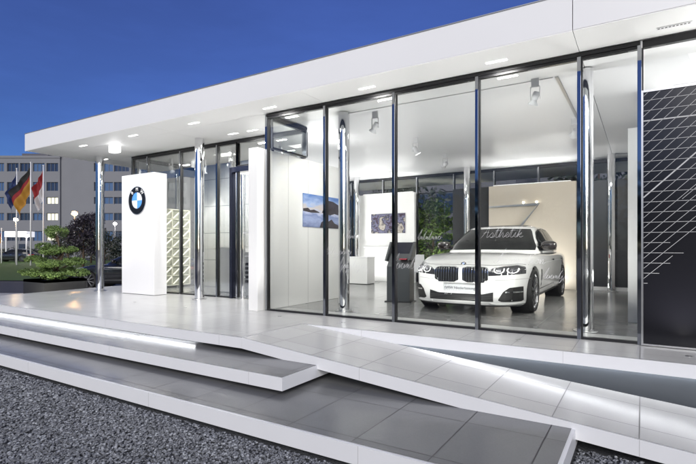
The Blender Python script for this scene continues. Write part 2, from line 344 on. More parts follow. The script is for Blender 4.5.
# curtain walls --------------------------------------------------
def curtain(name, label, xs, y, horiz, z1=ZS, z0=0.0):
    """glass wall in plane y (horiz) or plane x (not horiz); xs = mullion positions"""
    wall = bpy.data.objects.new(name, None); link(wall, pav); wall['label'] = label; wall.empty_display_size = .1
    def T(bm):
        if not horiz:
            for v in bm.verts: v.co = Vector((y+(v.co.y-y)*-1, v.co.x, v.co.z))
        return bm
    a, b = xs[0], xs[-1]
    pobj('rail', T(B((a, b, y-.03, y+.03, z1-.085, z1-.002), (a, b, y-.045, y-.028, z1-.05, z1-.003))), BLACK, wall)
    pobj('rail', T(B((a, b, y-.03, y+.03, z0+.004, z0+.034))), BLACK, wall)
    for i, x in enumerate(xs):
        pobj('mullion', T(B((x-.028, x+.014, y-.04, y+.03, z0+.004, z1-.001), bevel=.002)), STEEL, wall)
        pobj('gasket', T(B((x+.0145, x+.032, y-.035, y+.03, z0+.034, z1-.086))), BLACK, wall)
    for p, q in zip(xs, xs[1:]):
        pobj('glass_pane', T(B((p+.032, q-.028, y-.006, y+.006, z0+.034, z1-.086))), GLASS, wall)
    return wall
curtain('shop_front', 'front glass wall of the showroom with steel mullions', [-5.60, -4.36, -3.12, -1.88, -.64, -.02], YG, True)
curtain('shop_front', 'glass wall above the black lined panel', [-.02+.0, 1.24+.6, 3.08, 4.3, 6.4], YG+.0, True) if False else None
curtain('entrance_front', 'set back glass wall beside the logo pylon', [-11.18, -10.56, -9.32, -8.08, -7.46], 7.5, True)
curtain('entrance_side', 'left side glass wall', [7.60, 8.84, 10.08, 11.32, 12.56, 14.3], -11.18, False)
curtain('corner_return', 'short glass return between front and entrance', [6.42, 7.45], -5.60, False, z0=2.86)
curtain('corner_return', 'glass band above the blade wall parallel to the front', [-7.46, -6.5, -5.66], 7.5, True, z0=2.86)
curtain('rear_front', 'rear glass wall', [-11.1, -9.9, -8.70, -7.46, -6.22, -4.98, -3.74, -2.5, -1.26, -.02, 1.22, 2.46, 3.7, 6.2], 14.3, True)
curtain('overlight', 'glass band above the black lined panel', [.03, 1.86, 3.72, 5.6], YG-.0, True) if False else None
# upper glazing right of the last mullion (above the black panel)
ow = bpy.data.objects.new('upper_glazing', None); link(ow, pav); ow['label'] = 'glass band above the black lined panel'
pobj('rail', B((.0, 6.4, YG-.03, YG+.03, ZS-.085, ZS-.002)), BLACK, ow); pobj('glass_pane', B((.026, 6.4, YG-.006, YG+.006, 2.89, ZS-.086)), GLASS, ow)
# right end wall of the building
pobj('end_wall', B((6.4, 6.5, YG-.1, 14.4, 0, ZS)), PAINT)
pobj('end_wall', B((.2, .3, 8.6, 14.2, .004, ZS+.028)), PAINT)

# black lined panel ------------------------------------------------
pnl = thing('lined_screen', 'tall black screen with white diagonal lattice lines at right edge', 'screen', (-.01, 6.27, 0))
obj('panel', B((.02, 6.0, -.0, .03, .03, 2.84)), mat('black_gloss', (.008, .008, .011), .18), pnl)
obj('frame', B((0, .0195, -.012, .035, .012, 2.865), (.02, 6.0, -.012, .035, 2.841, 2.866), (.02, 6.0, -.012, .035, .012, .029)), BRUSH, pnl)
bm = bmesh.new(); Z0 = 2.749; dz = .1135; x1 = 5.9
def ln(bm, a, b, w_): bar(bm, (a[0], -.003, a[1]), (b[0], -.003, b[1]), w_, .004, (0, 1, 0))
ends = {14: .27, 15: .39, 16: .27, 17: .17, 18: .06}
for k in range(0, 19):
    z = Z0-dz*k; ln(bm, (.022, z), (ends.get(k, x1), z), .0042 if k != 2 else .013)
sl = .96
for k in range(-1, 18):
    z0 = Z0-dz*(k+.55); t_ = min(x1-.022, (2.838-z0)/sl)
    if k == 17: t_ = .27
    if k == 16: t_ = .62
    ln(bm, (.022, z0), (.022+t_, z0+sl*t_), .004 if k != 9 else .013)
for k in range(1, 44):                      # diagonals that start on the top rows further right
    xa = .022+k*dz/sl; za = Z0-dz*17.55+.0
    if k > 2: ln(bm, (xa, za+dz*(5+.9*k)), (xa+(2.838-(za+dz*(5+.9*k)))/sl, 2.838), .004) if za+dz*(5+.9*k) < 2.8 else None
obj('line_pattern', bm, mat('white_line', (.45, .45, .46), .4), pnl)

# soffit lamps -----------------------------------------------------
for i, (x, y) in enumerate([(-1.56-1.87*k, 6.06) for k in range(0, 6)]+[(-12.13, 7.3), (-7.15, 7.05), (-6.62, 7.05)]):
    bm = B((x-.13, x+.13, y-.02, y+.02, ZS-.006, ZS-.0005)); s = pobj('soffit_light', bm, LAMPW, roof)
    area_light('soffit_source', (x-PB.x, y-PB.y, ZS-.02), .26, .04, 15, s)
# slot vents right
bm = B((.13, .44, 6.04, 6.10, ZS-.006, ZS-.0005)); v = pobj('slot_vent', bm, WHITE, roof)
bm = B(*[(.14+.033*k, .16+.033*k, 6.06, 6.075, ZS-.009, ZS-.0062) for k in range(9)]); pobj('vent_slit', bm, BLACK, v)
bm = B(*[(.13+.036*k, .155+.036*k, 6.67, 6.68, ZS+.022, ZS+.0295) for k in range(8)]); pobj('ceiling_slot', bm, BLACK, roof)
for x, y in ((-5.3, 9.07), (-5.1, 10.2), (-4.9, 11.26), (-4.3, 10.7), (-3.9, 9.9), (-4.9, 12.3), (-7.2, 9.3), (-7.1, 10.6), (-8.8, 10.0), (-9.6, 11.2), (-2.4, 11.9), (.0, 10.4)):
    pobj('ceiling_slot', B((x-.16, x+.16, y-.012, y+.012, ZS+.022, ZS+.0295)), BLACK, roof)

# pylon lamp (bright white projector box under the soffit)
pl = thing('pylon_projector', 'glowing white projector box under the soffit above the logo pylon', 'lamp', (-10.15, 6.35, ZS))
obj('housing', B((-.12, .12, -.08, .08, -.19, -.02), bevel=.02), mat('lamp_soft', (1, 1, 1), .5, emit=((1, 1, 1), 1.6)), pl)
obj('bracket', B((-.05, .05, -.03, .03, -.022, -.001)), WHITE, pl)
spot_light('projector_source', (0, -.12, -.2), (0, .55, -2.0), 6, 80, pl)

# ================================================================== INTERIOR THINGS
def display_wall(name, label, b, m, capm=None):
    o = obj(name, B(b, bevel=.004), m); tag(o, label, 'partition wall'); return o
display_wall('blade_wall', 'tall white wall running inward from the front glass, seascape picture on it', (-5.875, -5.665, 6.16, 8.95, .004, 2.85), PAINT)
bw = bpy.data.objects['blade_wall']; obj('seam', B(*[(-5.6652, -5.6638, y_, y_+.006, .01, 2.84) for y_ in (7.0, 7.62, 8.24)]), mat('seam_line', (.3, .3, .3), .6), bw)
display_wall('display_wall', 'white rear wall behind the sideboard, picture of rocks on it', (-8.2, -6.12, 13.85, 13.99, .004, 2.87), PAINT)
display_wall('display_wall', 'beige wooden wall behind the car with steel figure seven', (-3.72, -1.46, 13.62, 13.78, .004, 2.85), BEIGE)
display_wall('display_wall', 'dark grey wall panel left of the beige wall', (-4.86, -3.73, 13.84, 13.92, .004, 2.87), DARKP)
display_wall('display_wall', 'dark grey wall panel right of the beige wall', (-1.40, .19, 13.84, 13.92, .1, 2.85), DARKP)
obj_s = obj('skirting_board', B((-1.40, .19, 13.82, 13.90, .004, .098)), WHITE); tag(obj_s, 'white skirting under the dark panel right of the beige wall', 'skirting board')
display_wall('display_wall', 'narrow white wall end beside the black lattice screen', (-.18, -.04, 8.1, 8.25, .004, 2.86), PAINT)
display_wall('tiled_wall', 'grey tiled wall behind the entrance glass', (0, 0.01, 0, .01, 0, .01), WTILE) if False else None
bm = B((-3.6, 3.4, 0, 3.47, -.06, .06)); tw = obj('tiled_wall', bm, WTILE); tw.rotation_euler = (PI/2, 0, 0); tw.location = (-9.2+0, 10.2, .004); tag(tw, 'grey large format tiled wall behind the entrance glass', 'wall')
tw.location = (-9.25, 9.5, .004); tw.scale = (.53, 1, 1)

# pictures -----------------------------------------------------------
def pic_mat(name, ramp, scale, dist, seed):
    m = bpy.data.materials.new(name); m.use_nodes = True; nt = m.node_tree; N = nt.nodes; L = nt.links; b = N['Principled BSDF']
    tc = N.new('ShaderNodeTexCoord'); mp = N.new('ShaderNodeMapping'); L.new(tc.outputs['Generated'], mp.inputs[0]); mp.inputs['Location'].default_value = (seed, 0, 0)
    mp.inputs['Scale'].default_value = (1, 1.4, 2.2) if dist else (1.4, 1, 1)
    n = N.new('ShaderNodeTexNoise'); n.inputs['Scale'].default_value = scale; n.inputs['Detail'].default_value = 5; n.inputs['Distortion'].default_value = .35; L.new(mp.outputs[0], n.inputs['Vector'])
    r = N.new('ShaderNodeValToRGB'); r.color_ramp.elements.remove(r.color_ramp.elements[1])
    for i, (p, c) in enumerate(ramp):
        e = r.color_ramp.elements[0] if i == 0 else r.color_ramp.elements.new(p); e.position = p; e.color = (*c, 1)
    if dist:
        sp = N.new('ShaderNodeSeparateXYZ'); L.new(tc.outputs['Generated'], sp.inputs[0])
        a = N.new('ShaderNodeMath'); a.operation = 'MULTIPLY_ADD'; L.new(n.outputs[0], a.inputs[0]); a.inputs[1].default_value = .55; L.new(sp.outputs[2], a.inputs[2])
        s_ = N.new('ShaderNodeMath'); s_.operation = 'SUBTRACT'; L.new(a.outputs[0], s_.inputs[0]); s_.inputs[1].default_value = .27; L.new(s_.outputs[0], r.inputs[0])
    else: L.new(n.outputs[0], r.inputs[0])
    L.new(r.outputs[0], b.inputs['Base Color']); b.inputs['Roughness'].default_value = .35; return m
SEA = pic_mat('seascape_print', [(0, (.16, .20, .36)), (.2, (.34, .40, .62)), (.35, (.20, .26, .48)), (.48, (.50, .55, .74)), (.60, (.62, .55, .50)), (.72, (.38, .48, .72)), (1, (.10, .20, .48))], 3.2, True, 2)
ROCK = pic_mat('rock_print', [(0, (.01, .01, .015)), (.38, (.05, .03, .05)), (.46, (.18, .18, .28)), (.52, (.03, .03, .05)), (.6, (.5, .46, .40)), (.7, (.12, .09, .1)), (1, (.3, .3, .4))], 3.0, False, 5)
p = thing('picture', 'blue seascape picture on the white blade wall', 'picture', (-5.66, 8.1, 1.85)); obj('print', B((0, .012, -.66, .62, -.33, .33)), SEA, p)
bm = bmesh.new(); prism(bm, [(-.66, .03), (-.5, .05), (-.42, .01), (-.30, .03), (-.12, -.01), (-.10, -.03), (-.4, -.04), (-.66, -.02)], .0122, .0134, 'x')
prism(bm, [(-.02, -.02), (.06, .10), (.14, .20), (.24, .25), (.40, .24), (.55, .20), (.619, .18), (.619, -.04), (.45, -.02), (.28, -.06), (.12, -.03)], .0122, .0134, 'x')
prism(bm, [(-.10, -.329), (-.04, -.22), (.08, -.16), (.20, -.20), (.34, -.14), (.45, -.22), (.619, -.26), (.619, -.329)], .0122, .0134, 'x')
obj('printed_rocks', bm, mat('print_dark', (.05, .042, .05), .4, var=(9, .7)), p)
obj('backing', B((-.002, -.0005, -.64, .6, -.31, .31)), BLACK, p)
p = thing('picture', 'picture of dark rocks and surf on the rear white wall', 'picture', (-7.05, 13.84, 1.9)); obj('print', B((-.62, .62, -.014, -.001, -.32, .32)), ROCK, p); obj('backing', B((-.6, .6, -.0005, .004, -.3, .3)), BLACK, p)

# steel 7 ------------------------------------------------------------
sv = thing('steel_numeral', 'brushed steel figure seven on the beige wall above the car', 'wall numeral', (-2.4, 13.58, 2.28))
bm = bmesh.new(); prism(bm, [(-1.3, .0), (.05, .035), (.0, -.03), (-1.3, -.04)], -.02, .02, 'y'); obj('crossbar', bm, BRUSH, sv)
bm = bmesh.new(); prism(bm, [(.05, .03), (-.01, -.031), (-.62, -.75), (-.53, -.75)], -.018, .018, 'y'); obj('stroke', bm, BRUSH, sv)
bm = bmesh.new()
for x in (-.36, -.02): lathe(bm, [(.0, .0), (.02, .01), (.03, .035), (.02, .06), (0, .065)], 16, (x, -.03, .03), 'z')
obj('spot_lamp', bm, mat('warm_bulb', (1, 1, 1), .4, emit=((1, .93, .82), 5)), sv, smooth=True)

# sideboard, kiosk, table, desks, rack -----------------------------------
t = thing('sideboard', 'low white sideboard under the rock picture', 'sideboard', (-7.5, 12.6, 0))
obj('cabinet', B((-.55, .50, -.22, .25, .02, .80), bevel=.006), PAINT, t); obj('top', B((-.56, .51, -.235, .26, .801, .83), bevel=.003), WHITE, t)
obj('handle', B((-.48, -.25, -.245, -.23, .745, .765)), BLACK, t); obj('plinth', B((-.53, .48, -.19, .24, .004, .019)), BLACK, t)
t = thing('wall_shelf', 'white ledge on the rear wall above the sideboard', 'shelf', (-7.1, 13.84, 1.12)); obj('board', B((-.8, .72, -.10, -.001, -.02, .02), bevel=.003), WHITE, t)
k = thing('info_kiosk', 'dark grey information kiosk with angled screen hood left of the car', 'kiosk', (-4.22, 8.85, 0), R(8))
bm = bmesh.new(); prism(bm, [(-.16, .004), (.17, .004), (.17, .98), (.10, .98), (-.16, .72)], -.24, .24, 'x'); obj('cabinet', bm, KIOSK, k)
bm = bmesh.new(); prism(bm, [(.165, .75), (.19, .75), (.30, 1.20), (.27, 1.22)], -.27, .20, 'x'); obj('screen', bm, mat('kiosk_screen', (.02, .02, .025), .2), k)
bm = bmesh.new(); prism(bm, [(-.18, .86), (.19, .80), (.32, 1.22), (.24, 1.23)], .201, .25, 'x'); prism(bm, [(-.10, .84), (.19, .80), (.32, 1.22), (.24, 1.23)], -.31, -.271, 'x'); obj('hood', bm, KIOSK, k)
obj('control_pad', B((.02, .17, -.14, -.02, .865, .885)), mat('red_pad', (.35, .03, .05), .4), k); obj('base', B((-.28, .28, -.19, .2, .002, .02)), BLACK, k)
t = thing('white_table', 'small white table behind the kiosk and the car', 'table', (-5.45, 12.3, 0), R(10))
obj('top', B((-.4, .5, -.3, .3, .70, .73), bevel=.005), WHITE, t)
for sx in (-1, 1):
    for sy in (-1, 1):
        bm = bmesh.new(); tube(bm, [(.06+sx*.32, sy*.22, .70), (.06+sx*.40, sy*.28, .004)], .017); obj('leg', bm, WHITE, t)
def chair(loc, rz, label):
    c = thing('white_chair', label, 'chair', loc, rz, 'white chairs by the small table')
    bm = bmesh.new(); prism(bm, [(-.2, .44), (.2, .46), (.22, .49), (-.2, .47)], -.21, .21, 'x'); obj('seat', bm, WHITE, c)
    bm = bmesh.new(); prism(bm, [(.19, .5), (.22, .49), (.30, .92), (.27, .93)], -.2, .2, 'x'); obj('backrest', bm, WHITE, c)
    for sx in (-1, 1):
        for sy in (-1, 1):
            bm = bmesh.new(); tube(bm, [(sx*.16, sy*.15, .45), (sx*.21, sy*.2, .004)], .013, 6); obj('leg', bm, WHITE, c)
    return c
chair((-5.05, 11.6, 0), R(200), 'white chair in front of the small table, left of the car')
t = thing('reception_counter', 'white counter block behind the entrance glass, left of the door', 'counter', (-8.78, 8.62, 0))
obj('body', B((-.30, .28, -.25, .4, .02, 1.10), bevel=.004), PAINT, t); obj('top', B((-.31, .29, -.26, .41, 1.101, 1.12)), WHITE, t)
t = thing('reception_counter', 'white desk inside right of the entrance door', 'counter', (-7.9, 9.3, 0))
obj('body', B((-.7, .9, -.25, .4, .02, .98), bevel=.004), PAINT, t); obj('screen', B((-.1, .35, -.1, -.07, 1.0, 1.28)), BLACK, t)
t = thing('brochure_rack', 'pale lattice rack with slanted shelves behind the entrance glass', 'rack', (-11.0, 8.25, 0))
bm = B(*[(-.02, .02, -.02+.30*i, .005+.30*i, .08, 2.16) for i in range(4)], *[(-.02, .02, -.02, .905, .08+.26*j-.01, .08+.26*j+.01) for j in range(9)])
obj('frame', bm, mat('rack_frame', (.75, .74, .62), .4), t)
bm = bmesh.new()
for i in range(3):
    for j in range(8): bar(bm, (.03, .02+.30*i, .11+.26*j), (.03, .26+.30*i, .31+.26*j), .025, .012, (1, 0, 0))
obj('slanted_shelf', bm, mat('rack_light', (.9, .9, .75), .4, emit=((1, .97, .78), 1.3)), t)
t2 = obj('rack_back', B((-.06, -.03, -.02, .9, .06, 2.18)), mat('rack_back', (.25, .26, .2), .5), t)

# entrance portal --------------------------------------------------------
d = bpy.data.objects.new('entrance_door', None); link(d, pav); d['label'] = 'glass entrance door in a dark steel portal'
pobj('door_frame', B((-7.64, -7.57, 7.42, 7.58, .004, 2.85), (-7.57, -5.90, 7.42, 7.58, 2.74, 2.85)), mat('blue_black_steel', (.03, .035, .06), .15, .6), d)
pobj('glass_pane', B((-7.5, -5.9, 7.48, 7.50, .03, 2.69)), GLASS, d)
bm = bmesh.new(); lathe(bm, [(.045, .004), (.045, 2.69)], 24, (-7.33, 7.52, 0)); pobj('door_post', bm, CHROME, d, smooth=True, angle=30)
bm = bmesh.new(); lathe(bm, [(.12, .003), (.12, .014), (.05, .016), (.05, .06)], 24, (-7.33, 7.52, 0)); pobj('post_foot', bm, BRUSH, d, smooth=True, angle=30)
bm = bmesh.new(); tube(bm, [(-7.2, 7.5, 1.42), (-7.2, 7.40, 1.42), (-6.92, 7.40, 1.42), (-6.92, 7.40, .92), (-7.15, 7.40, .92), (-7.15, 7.5, .92)], .014); pobj('handle', bm, BRUSH, d)
t = thing('magazine_stand', 'dark striped stand on the floor just inside the entrance door', 'stand', (-7.6, 8.2, 0))
obj('body', B((-.22, .22, -.12, .12, .004, 1.0)), PAINT, t); obj('slats', B(*[(-.2, .2, -.135, -.121, .30+.1*i, .36+.1*i) for i in range(5)]), BLACK, t)

# track spotlights ---------------------------------------------------------
tr = thing('light_track', 'dark lighting track on the ceiling running inward', 'light track', (-1.0, 8.3, ZS+.03)); obj('rail', B((-.02, .02, -1.25, 1.6, -.035, -.001)), BRUSH, tr)
tr = thing('light_track', 'pale lighting track on the ceiling parallel to the front glass', 'light track', (-2.6, 7.08, ZS+.03)); obj('rail', B((-1.8, 1.55, -.02, .02, -.03, -.001)), WHITE, tr)
def spot(loc, target, label, energy=60, angle=60, s=1.0):
    loc = Vector(loc); t = thing('track_spotlight', label, 'spotlight', loc, 0, 'white track spotlights on the showroom ceiling')
    d = (Vector(target)-loc).normalized(); az = math.atan2(d.y, d.x); rot = Vector((0, 0, 1)).rotation_difference(d).to_matrix().to_4x4()
    obj('adapter', B((-.05, .05, -.02, .02, .15, .278), bevel=.004), WHITE, t)
    bm = bmesh.new(); box(bm, -.064, -.06, -.015, .015, -.03, .15); box(bm, .06, .064, -.015, .015, -.03, .15); box(bm, -.064, .064, -.015, .015, .144, .15); obj('yoke', bm, WHITE, t)
    bm = bmesh.new(); lathe(bm, [(0, -.08), (.035, -.08), (.045, -.065), (.045, .02), (.036, .035), (.038, .05), (.07, .10), (.067, .10), (.036, .05)], 28); bmesh.ops.transform(bm, matrix=rot, verts=bm.verts); obj('head', bm, WHITE, t, smooth=True, angle=35)
    bm = bmesh.new(); lathe(bm, [(0, .06), (.038, .06)], 20, cap=False); bmesh.ops.transform(bm, matrix=rot, verts=bm.verts); obj('lens', bm, mat('spot_lens', (1, 1, 1), .4, emit=((1, .97, .92), 25)), t)
    spot_light('spot_source', d*.16, Vector(target)-loc, energy, angle, t); return t
zt = ZS-.25
spot((-3.93, 7.23, zt), (-5.66, 7.9, 1.2), 'white track spotlight nearest the blade wall', 90, 110)
spot((-4.12, 9.4, zt), (-3.0, 10.0, .8), 'white track spotlight above the kiosk', 90, 70)
spot((-4.2, 11.4, zt), (-7.0, 13.8, 1.7), 'white track spotlight nearest the rear white wall', 110, 70)
spot((-1.27, 7.0, zt), (-2.4, 8.0, .4), 'white track spotlight in front of the car', 110, 70)
spot((-1.05, 9.5, zt), (-2.4, 13.6, 1.8), 'white track spotlight on the inward running track', 140, 75)
spot((-7.2, 8.6, zt), (-9.5, 9.4, 1.3), 'white track spotlight inside the entrance', 220, 70)
spot((-10.0, 8.8, zt), (-10.3, 9.4, 1.2), 'white track spotlight by the tiled wall', 130, 65)
spot((-8.6, 8.4, zt), (-10.6, 9.4, 1.0), 'white track spotlight behind the entrance column', 160, 75)
spot((-10.6, 8.2, zt), (-10.9, 9.4, 1.4), 'white track spotlight in the left corner of the entrance', 90, 60)
t = thing('fill_spotlight', 'stand spotlight added unseen behind the black lattice screen to brighten the car side', 'spotlight', (.10, 9.1, .003))  # hidden spotlight added to brighten the side of the car
bm = bmesh.new(); tube(bm, [(0, 0, 0), (0, 0, 1.8)], .02); lathe(bm, [(.09, 0), (.09, .02), (0, .03)], 20); obj('stand', bm, BLACK, t)
bm = bmesh.new(); lathe(bm, [(0, 1.80), (.06, 1.80), (.07, 1.9), (.05, 2.0), (0, 2.02)], 20); obj('head', bm, WHITE, t); spot_light('spot_source', (-.10, .03, 1.7), (-1.75, .8, .6), 120, 95, t)
for x_, y_, e_ in ((-8.9, 8.5, 90), (-6.6, 8.7, 60)):  # extra ceiling lamps added to brighten the entrance area
    t = thing('fill_panel', 'added white ceiling lamp brightening the entrance' if x_ < -8 else 'added white ceiling lamp for fill light behind the blade wall', 'added fill light', (x_, y_, ZS+.03)); obj('diffuser', B((-.3, .3, -.04, .04, -.006, -.0005)), LAMPW, t); area_light('fill_panel_source', (0, 0, -.03), .6, .3, e_, t)
# unseen up-light troughs added on top of the partitions to wash the white ceiling
def trough(label, loc, lx, ly, e):
    t = thing('fill_trough', label, 'trough light', loc, 0, 'unseen light troughs added to wash the white ceiling')
    obj('housing', B((-lx/2-.01, lx/2+.01, -ly/2-.01, ly/2+.01, 0, .025)), WHITE, t); obj('diffuser', B((-lx/2, lx/2, -ly/2, ly/2, .0255, .028)), LAMPW, t)
    area_light('fill_trough_source', (0, 0, .035), lx, ly, e, t, up=True)
trough('added unseen light trough on top of the white blade wall', (-5.77, 7.9, 2.852), .06, 1.8, 13)
trough('added unseen light trough on top of the beige wall', (-2.6, 13.70, 2.852), 2.0, .05, 13)
trough('added unseen light trough on top of the rear white wall', (-7.1, 13.92, 2.872), 1.8, .05, 13)
trough('added unseen light trough on top of the black lattice screen', (2.4, 6.36, 2.872), 4.2, .05, 9)
def floor_fill(label, loc, lx, ly, e):  # light lines added out of view to brighten rear walls and ceiling
    t = thing('floor_fill', label, 'floor light', loc, 0, 'floor light lines added to brighten walls and ceiling'); obj('cover', B((-lx/2, lx/2, -ly/2, ly/2, 0, .004)), mat('floor_glass', (.6, .6, .6), .3), t)
    area_light('floor_fill_source', (0, 0, .02), lx, ly, e, t, up=True)
tm_ = obj('threshold_strip', B((-5.5, 6.3, 6.46, 6.80, .003, .007)), mat('pale_threshold', (.55, .55, .54), .35)); tag(tm_, 'pale stone threshold strip just inside the front glass', 'threshold')
def fill_table(label, x0, x1, y0, y1, e):  # glowing tables added out of view to lift the ceiling brightness
    t = thing('fill_table', label, 'light table', ((x0+x1)/2, (y0+y1)/2, .003)); a, b = (x1-x0)/2, (y1-y0)/2
    obj('plinth', B((-a, a, -b, b, 0, .5)), WHITE, t); obj('luminous_top', B((-a+.04, a-.04, -b+.04, b-.04, .501, .51)), mat('fill_table_glow', (1, 1, 1), .5, emit=((1, 1, 1), 3)), t)
    area_light('fill_table_source', (0, 0, .53), 2*a-.1, 2*b-.1, e, t, up=True)
fill_table('large luminous table added unseen behind the black lattice screen to brighten the ceiling', .7, 3.9, 8.8, 12.6, 120)
floor_fill('hidden light line added in the floor between the car and the beige wall', (-2.6, 13.2, .003), 1.5, .12, 34)
floor_fill('hidden light line added in the floor behind the white sideboard', (-7.5, 13.2, .003), .9, .12, 10)
for i_, x_ in enumerate((-11.2, -8.75, -7.2, -4.95, -3.74, -2.5, -1.26, .4, 2.2)):  # uplights added to brighten the roof underside
    t = thing('terrace_fill_uplight', 'small round uplight added in the terrace to brighten the soffit, %s from the left' % 'first second third fourth fifth sixth seventh eighth ninth'.split()[i_], 'uplight', (x_, 5.9, .004), 0, 'round uplights added to brighten the soffit')
    bm = bmesh.new(); lathe(bm, [(.0, .0), (.03, .0), (.03, .003), (.022, .004)], 16); obj('rim', bm, BRUSH, t)
    spot_light('fill_uplight_source', (0, 0, .02), (0, -.12, 3), (30 if x_ < -8 else 46), 150, t, blend=1.0, r=.012, color=(1, .985, .96))
fill_table('luminous table added unseen behind the grey tiled wall to brighten the ceiling', -10.2, -8.4, 10.6, 12.6, 110)

for i_, x_ in enumerate((-3.74, -2.5, -1.26, -.33)):  # in-floor lamps added to brighten the front of the ceiling
    t = thing('floor_fill_uplight', 'small round uplight added in the showroom floor to brighten the ceiling, %s from the left' % 'first second third fourth'.split()[i_], 'uplight', (x_, 6.95, .003), 0, 'round uplights added to brighten the ceiling')
    bm = bmesh.new(); lathe(bm, [(.0, .0), (.03, .0), (.03, .003), (.022, .004)], 16); obj('rim', bm, BRUSH, t)
    spot_light('fill_uplight_source', (0, 0, .02), (0, .5, 3), 64, 150, t, blend=1.0, r=.012, color=(1, .985, .95))
# ================================================================== LOGO PYLON
py = thing('logo_pylon', 'white upright pylon with round black, blue and white emblem', 'pylon', (-10.15, 7.08, 0))
obj('body', B((-.62, .62, -.16, .18, .012, 2.85), bevel=.004), WHITE, py); obj('plinth', B((-.6, .6, -.14, .16, .002, .0115)), BLACK, py)
def disc(r0, r1, y, a0=0, a1=2*PI, n=64, t=.01, c=(0, 0)):
    bm = bmesh.new(); m_ = max(4, int(n*(a1-a0)/(2*PI))); full = abs(a1-a0-2*PI) < 1e-6
    P = []
    for i in range(m_ if full else m_+1):
        a = a0+(a1-a0)*i/m_; ca, sa = math.cos(a), math.sin(a)
        P.append([bm.verts.new((c[0]+r*ca, yy, c[1]+r*sa)) for r, yy in ((r1, y), (r1, y+t), (max(r0, 1e-4), y+t), (max(r0, 1e-4), y))])
    q = len(P)
    for i in range(q if full else q-1):
        A_, B_ = P[i], P[(i+1) % q]
        for k_ in range(4): bm.faces.new((A_[k_], B_[k_], B_[(k_+1) % 4], A_[(k_+1) % 4]))
    if not full: bm.faces.new(P[0]); bm.faces.new(P[-1][::-1])
    return bm
def emblem(parent, c, R_, y, name='emblem'):
    e = bpy.data.objects.new(name, None); link(e, parent); e.location = (c[0], y, c[1])
    obj('ring', disc(R_*.61, R_*.97, -.012*R_/.3, t=.012*R_/.3), mat('emblem_black', (.01, .01, .012), .25), e)
    obj('rim', disc(R_*.97, R_, -.016*R_/.3, t=.016*R_/.3), BRUSH, e); obj('inner_rim', disc(R_*.58, R_*.61, -.016*R_/.3, t=.016*R_/.3), BRUSH, e)
    BLU = mat('emblem_blue', (.10, .32, .80), .3); WH = mat('emblem_white', (.85, .85, .85), .3)
    for k_ in range(4): obj('blue_quarter' if k_ % 2 else 'white_quarter', disc(0, R_*.58, -.010*R_/.3, k_*PI/2, (k_+1)*PI/2, t=.01*R_/.3), BLU if k_ % 2 else WH, e)
    for ch, a in (('B', 45), ('M', 0), ('W', -45)):
        aa = R(a); mt = Matrix.Translation((-math.sin(aa)*R_*.79, -.014*R_/.3, math.cos(aa)*R_*.79)) @ Matrix.Rotation(-aa, 4, 'Y') @ Matrix.Rotation(PI/2, 4, 'X')
        obj('letter', text_bm(ch, R_*.36, .002, mt), WH, e)
emblem(py, (.0, 2.225), .33, -.161)

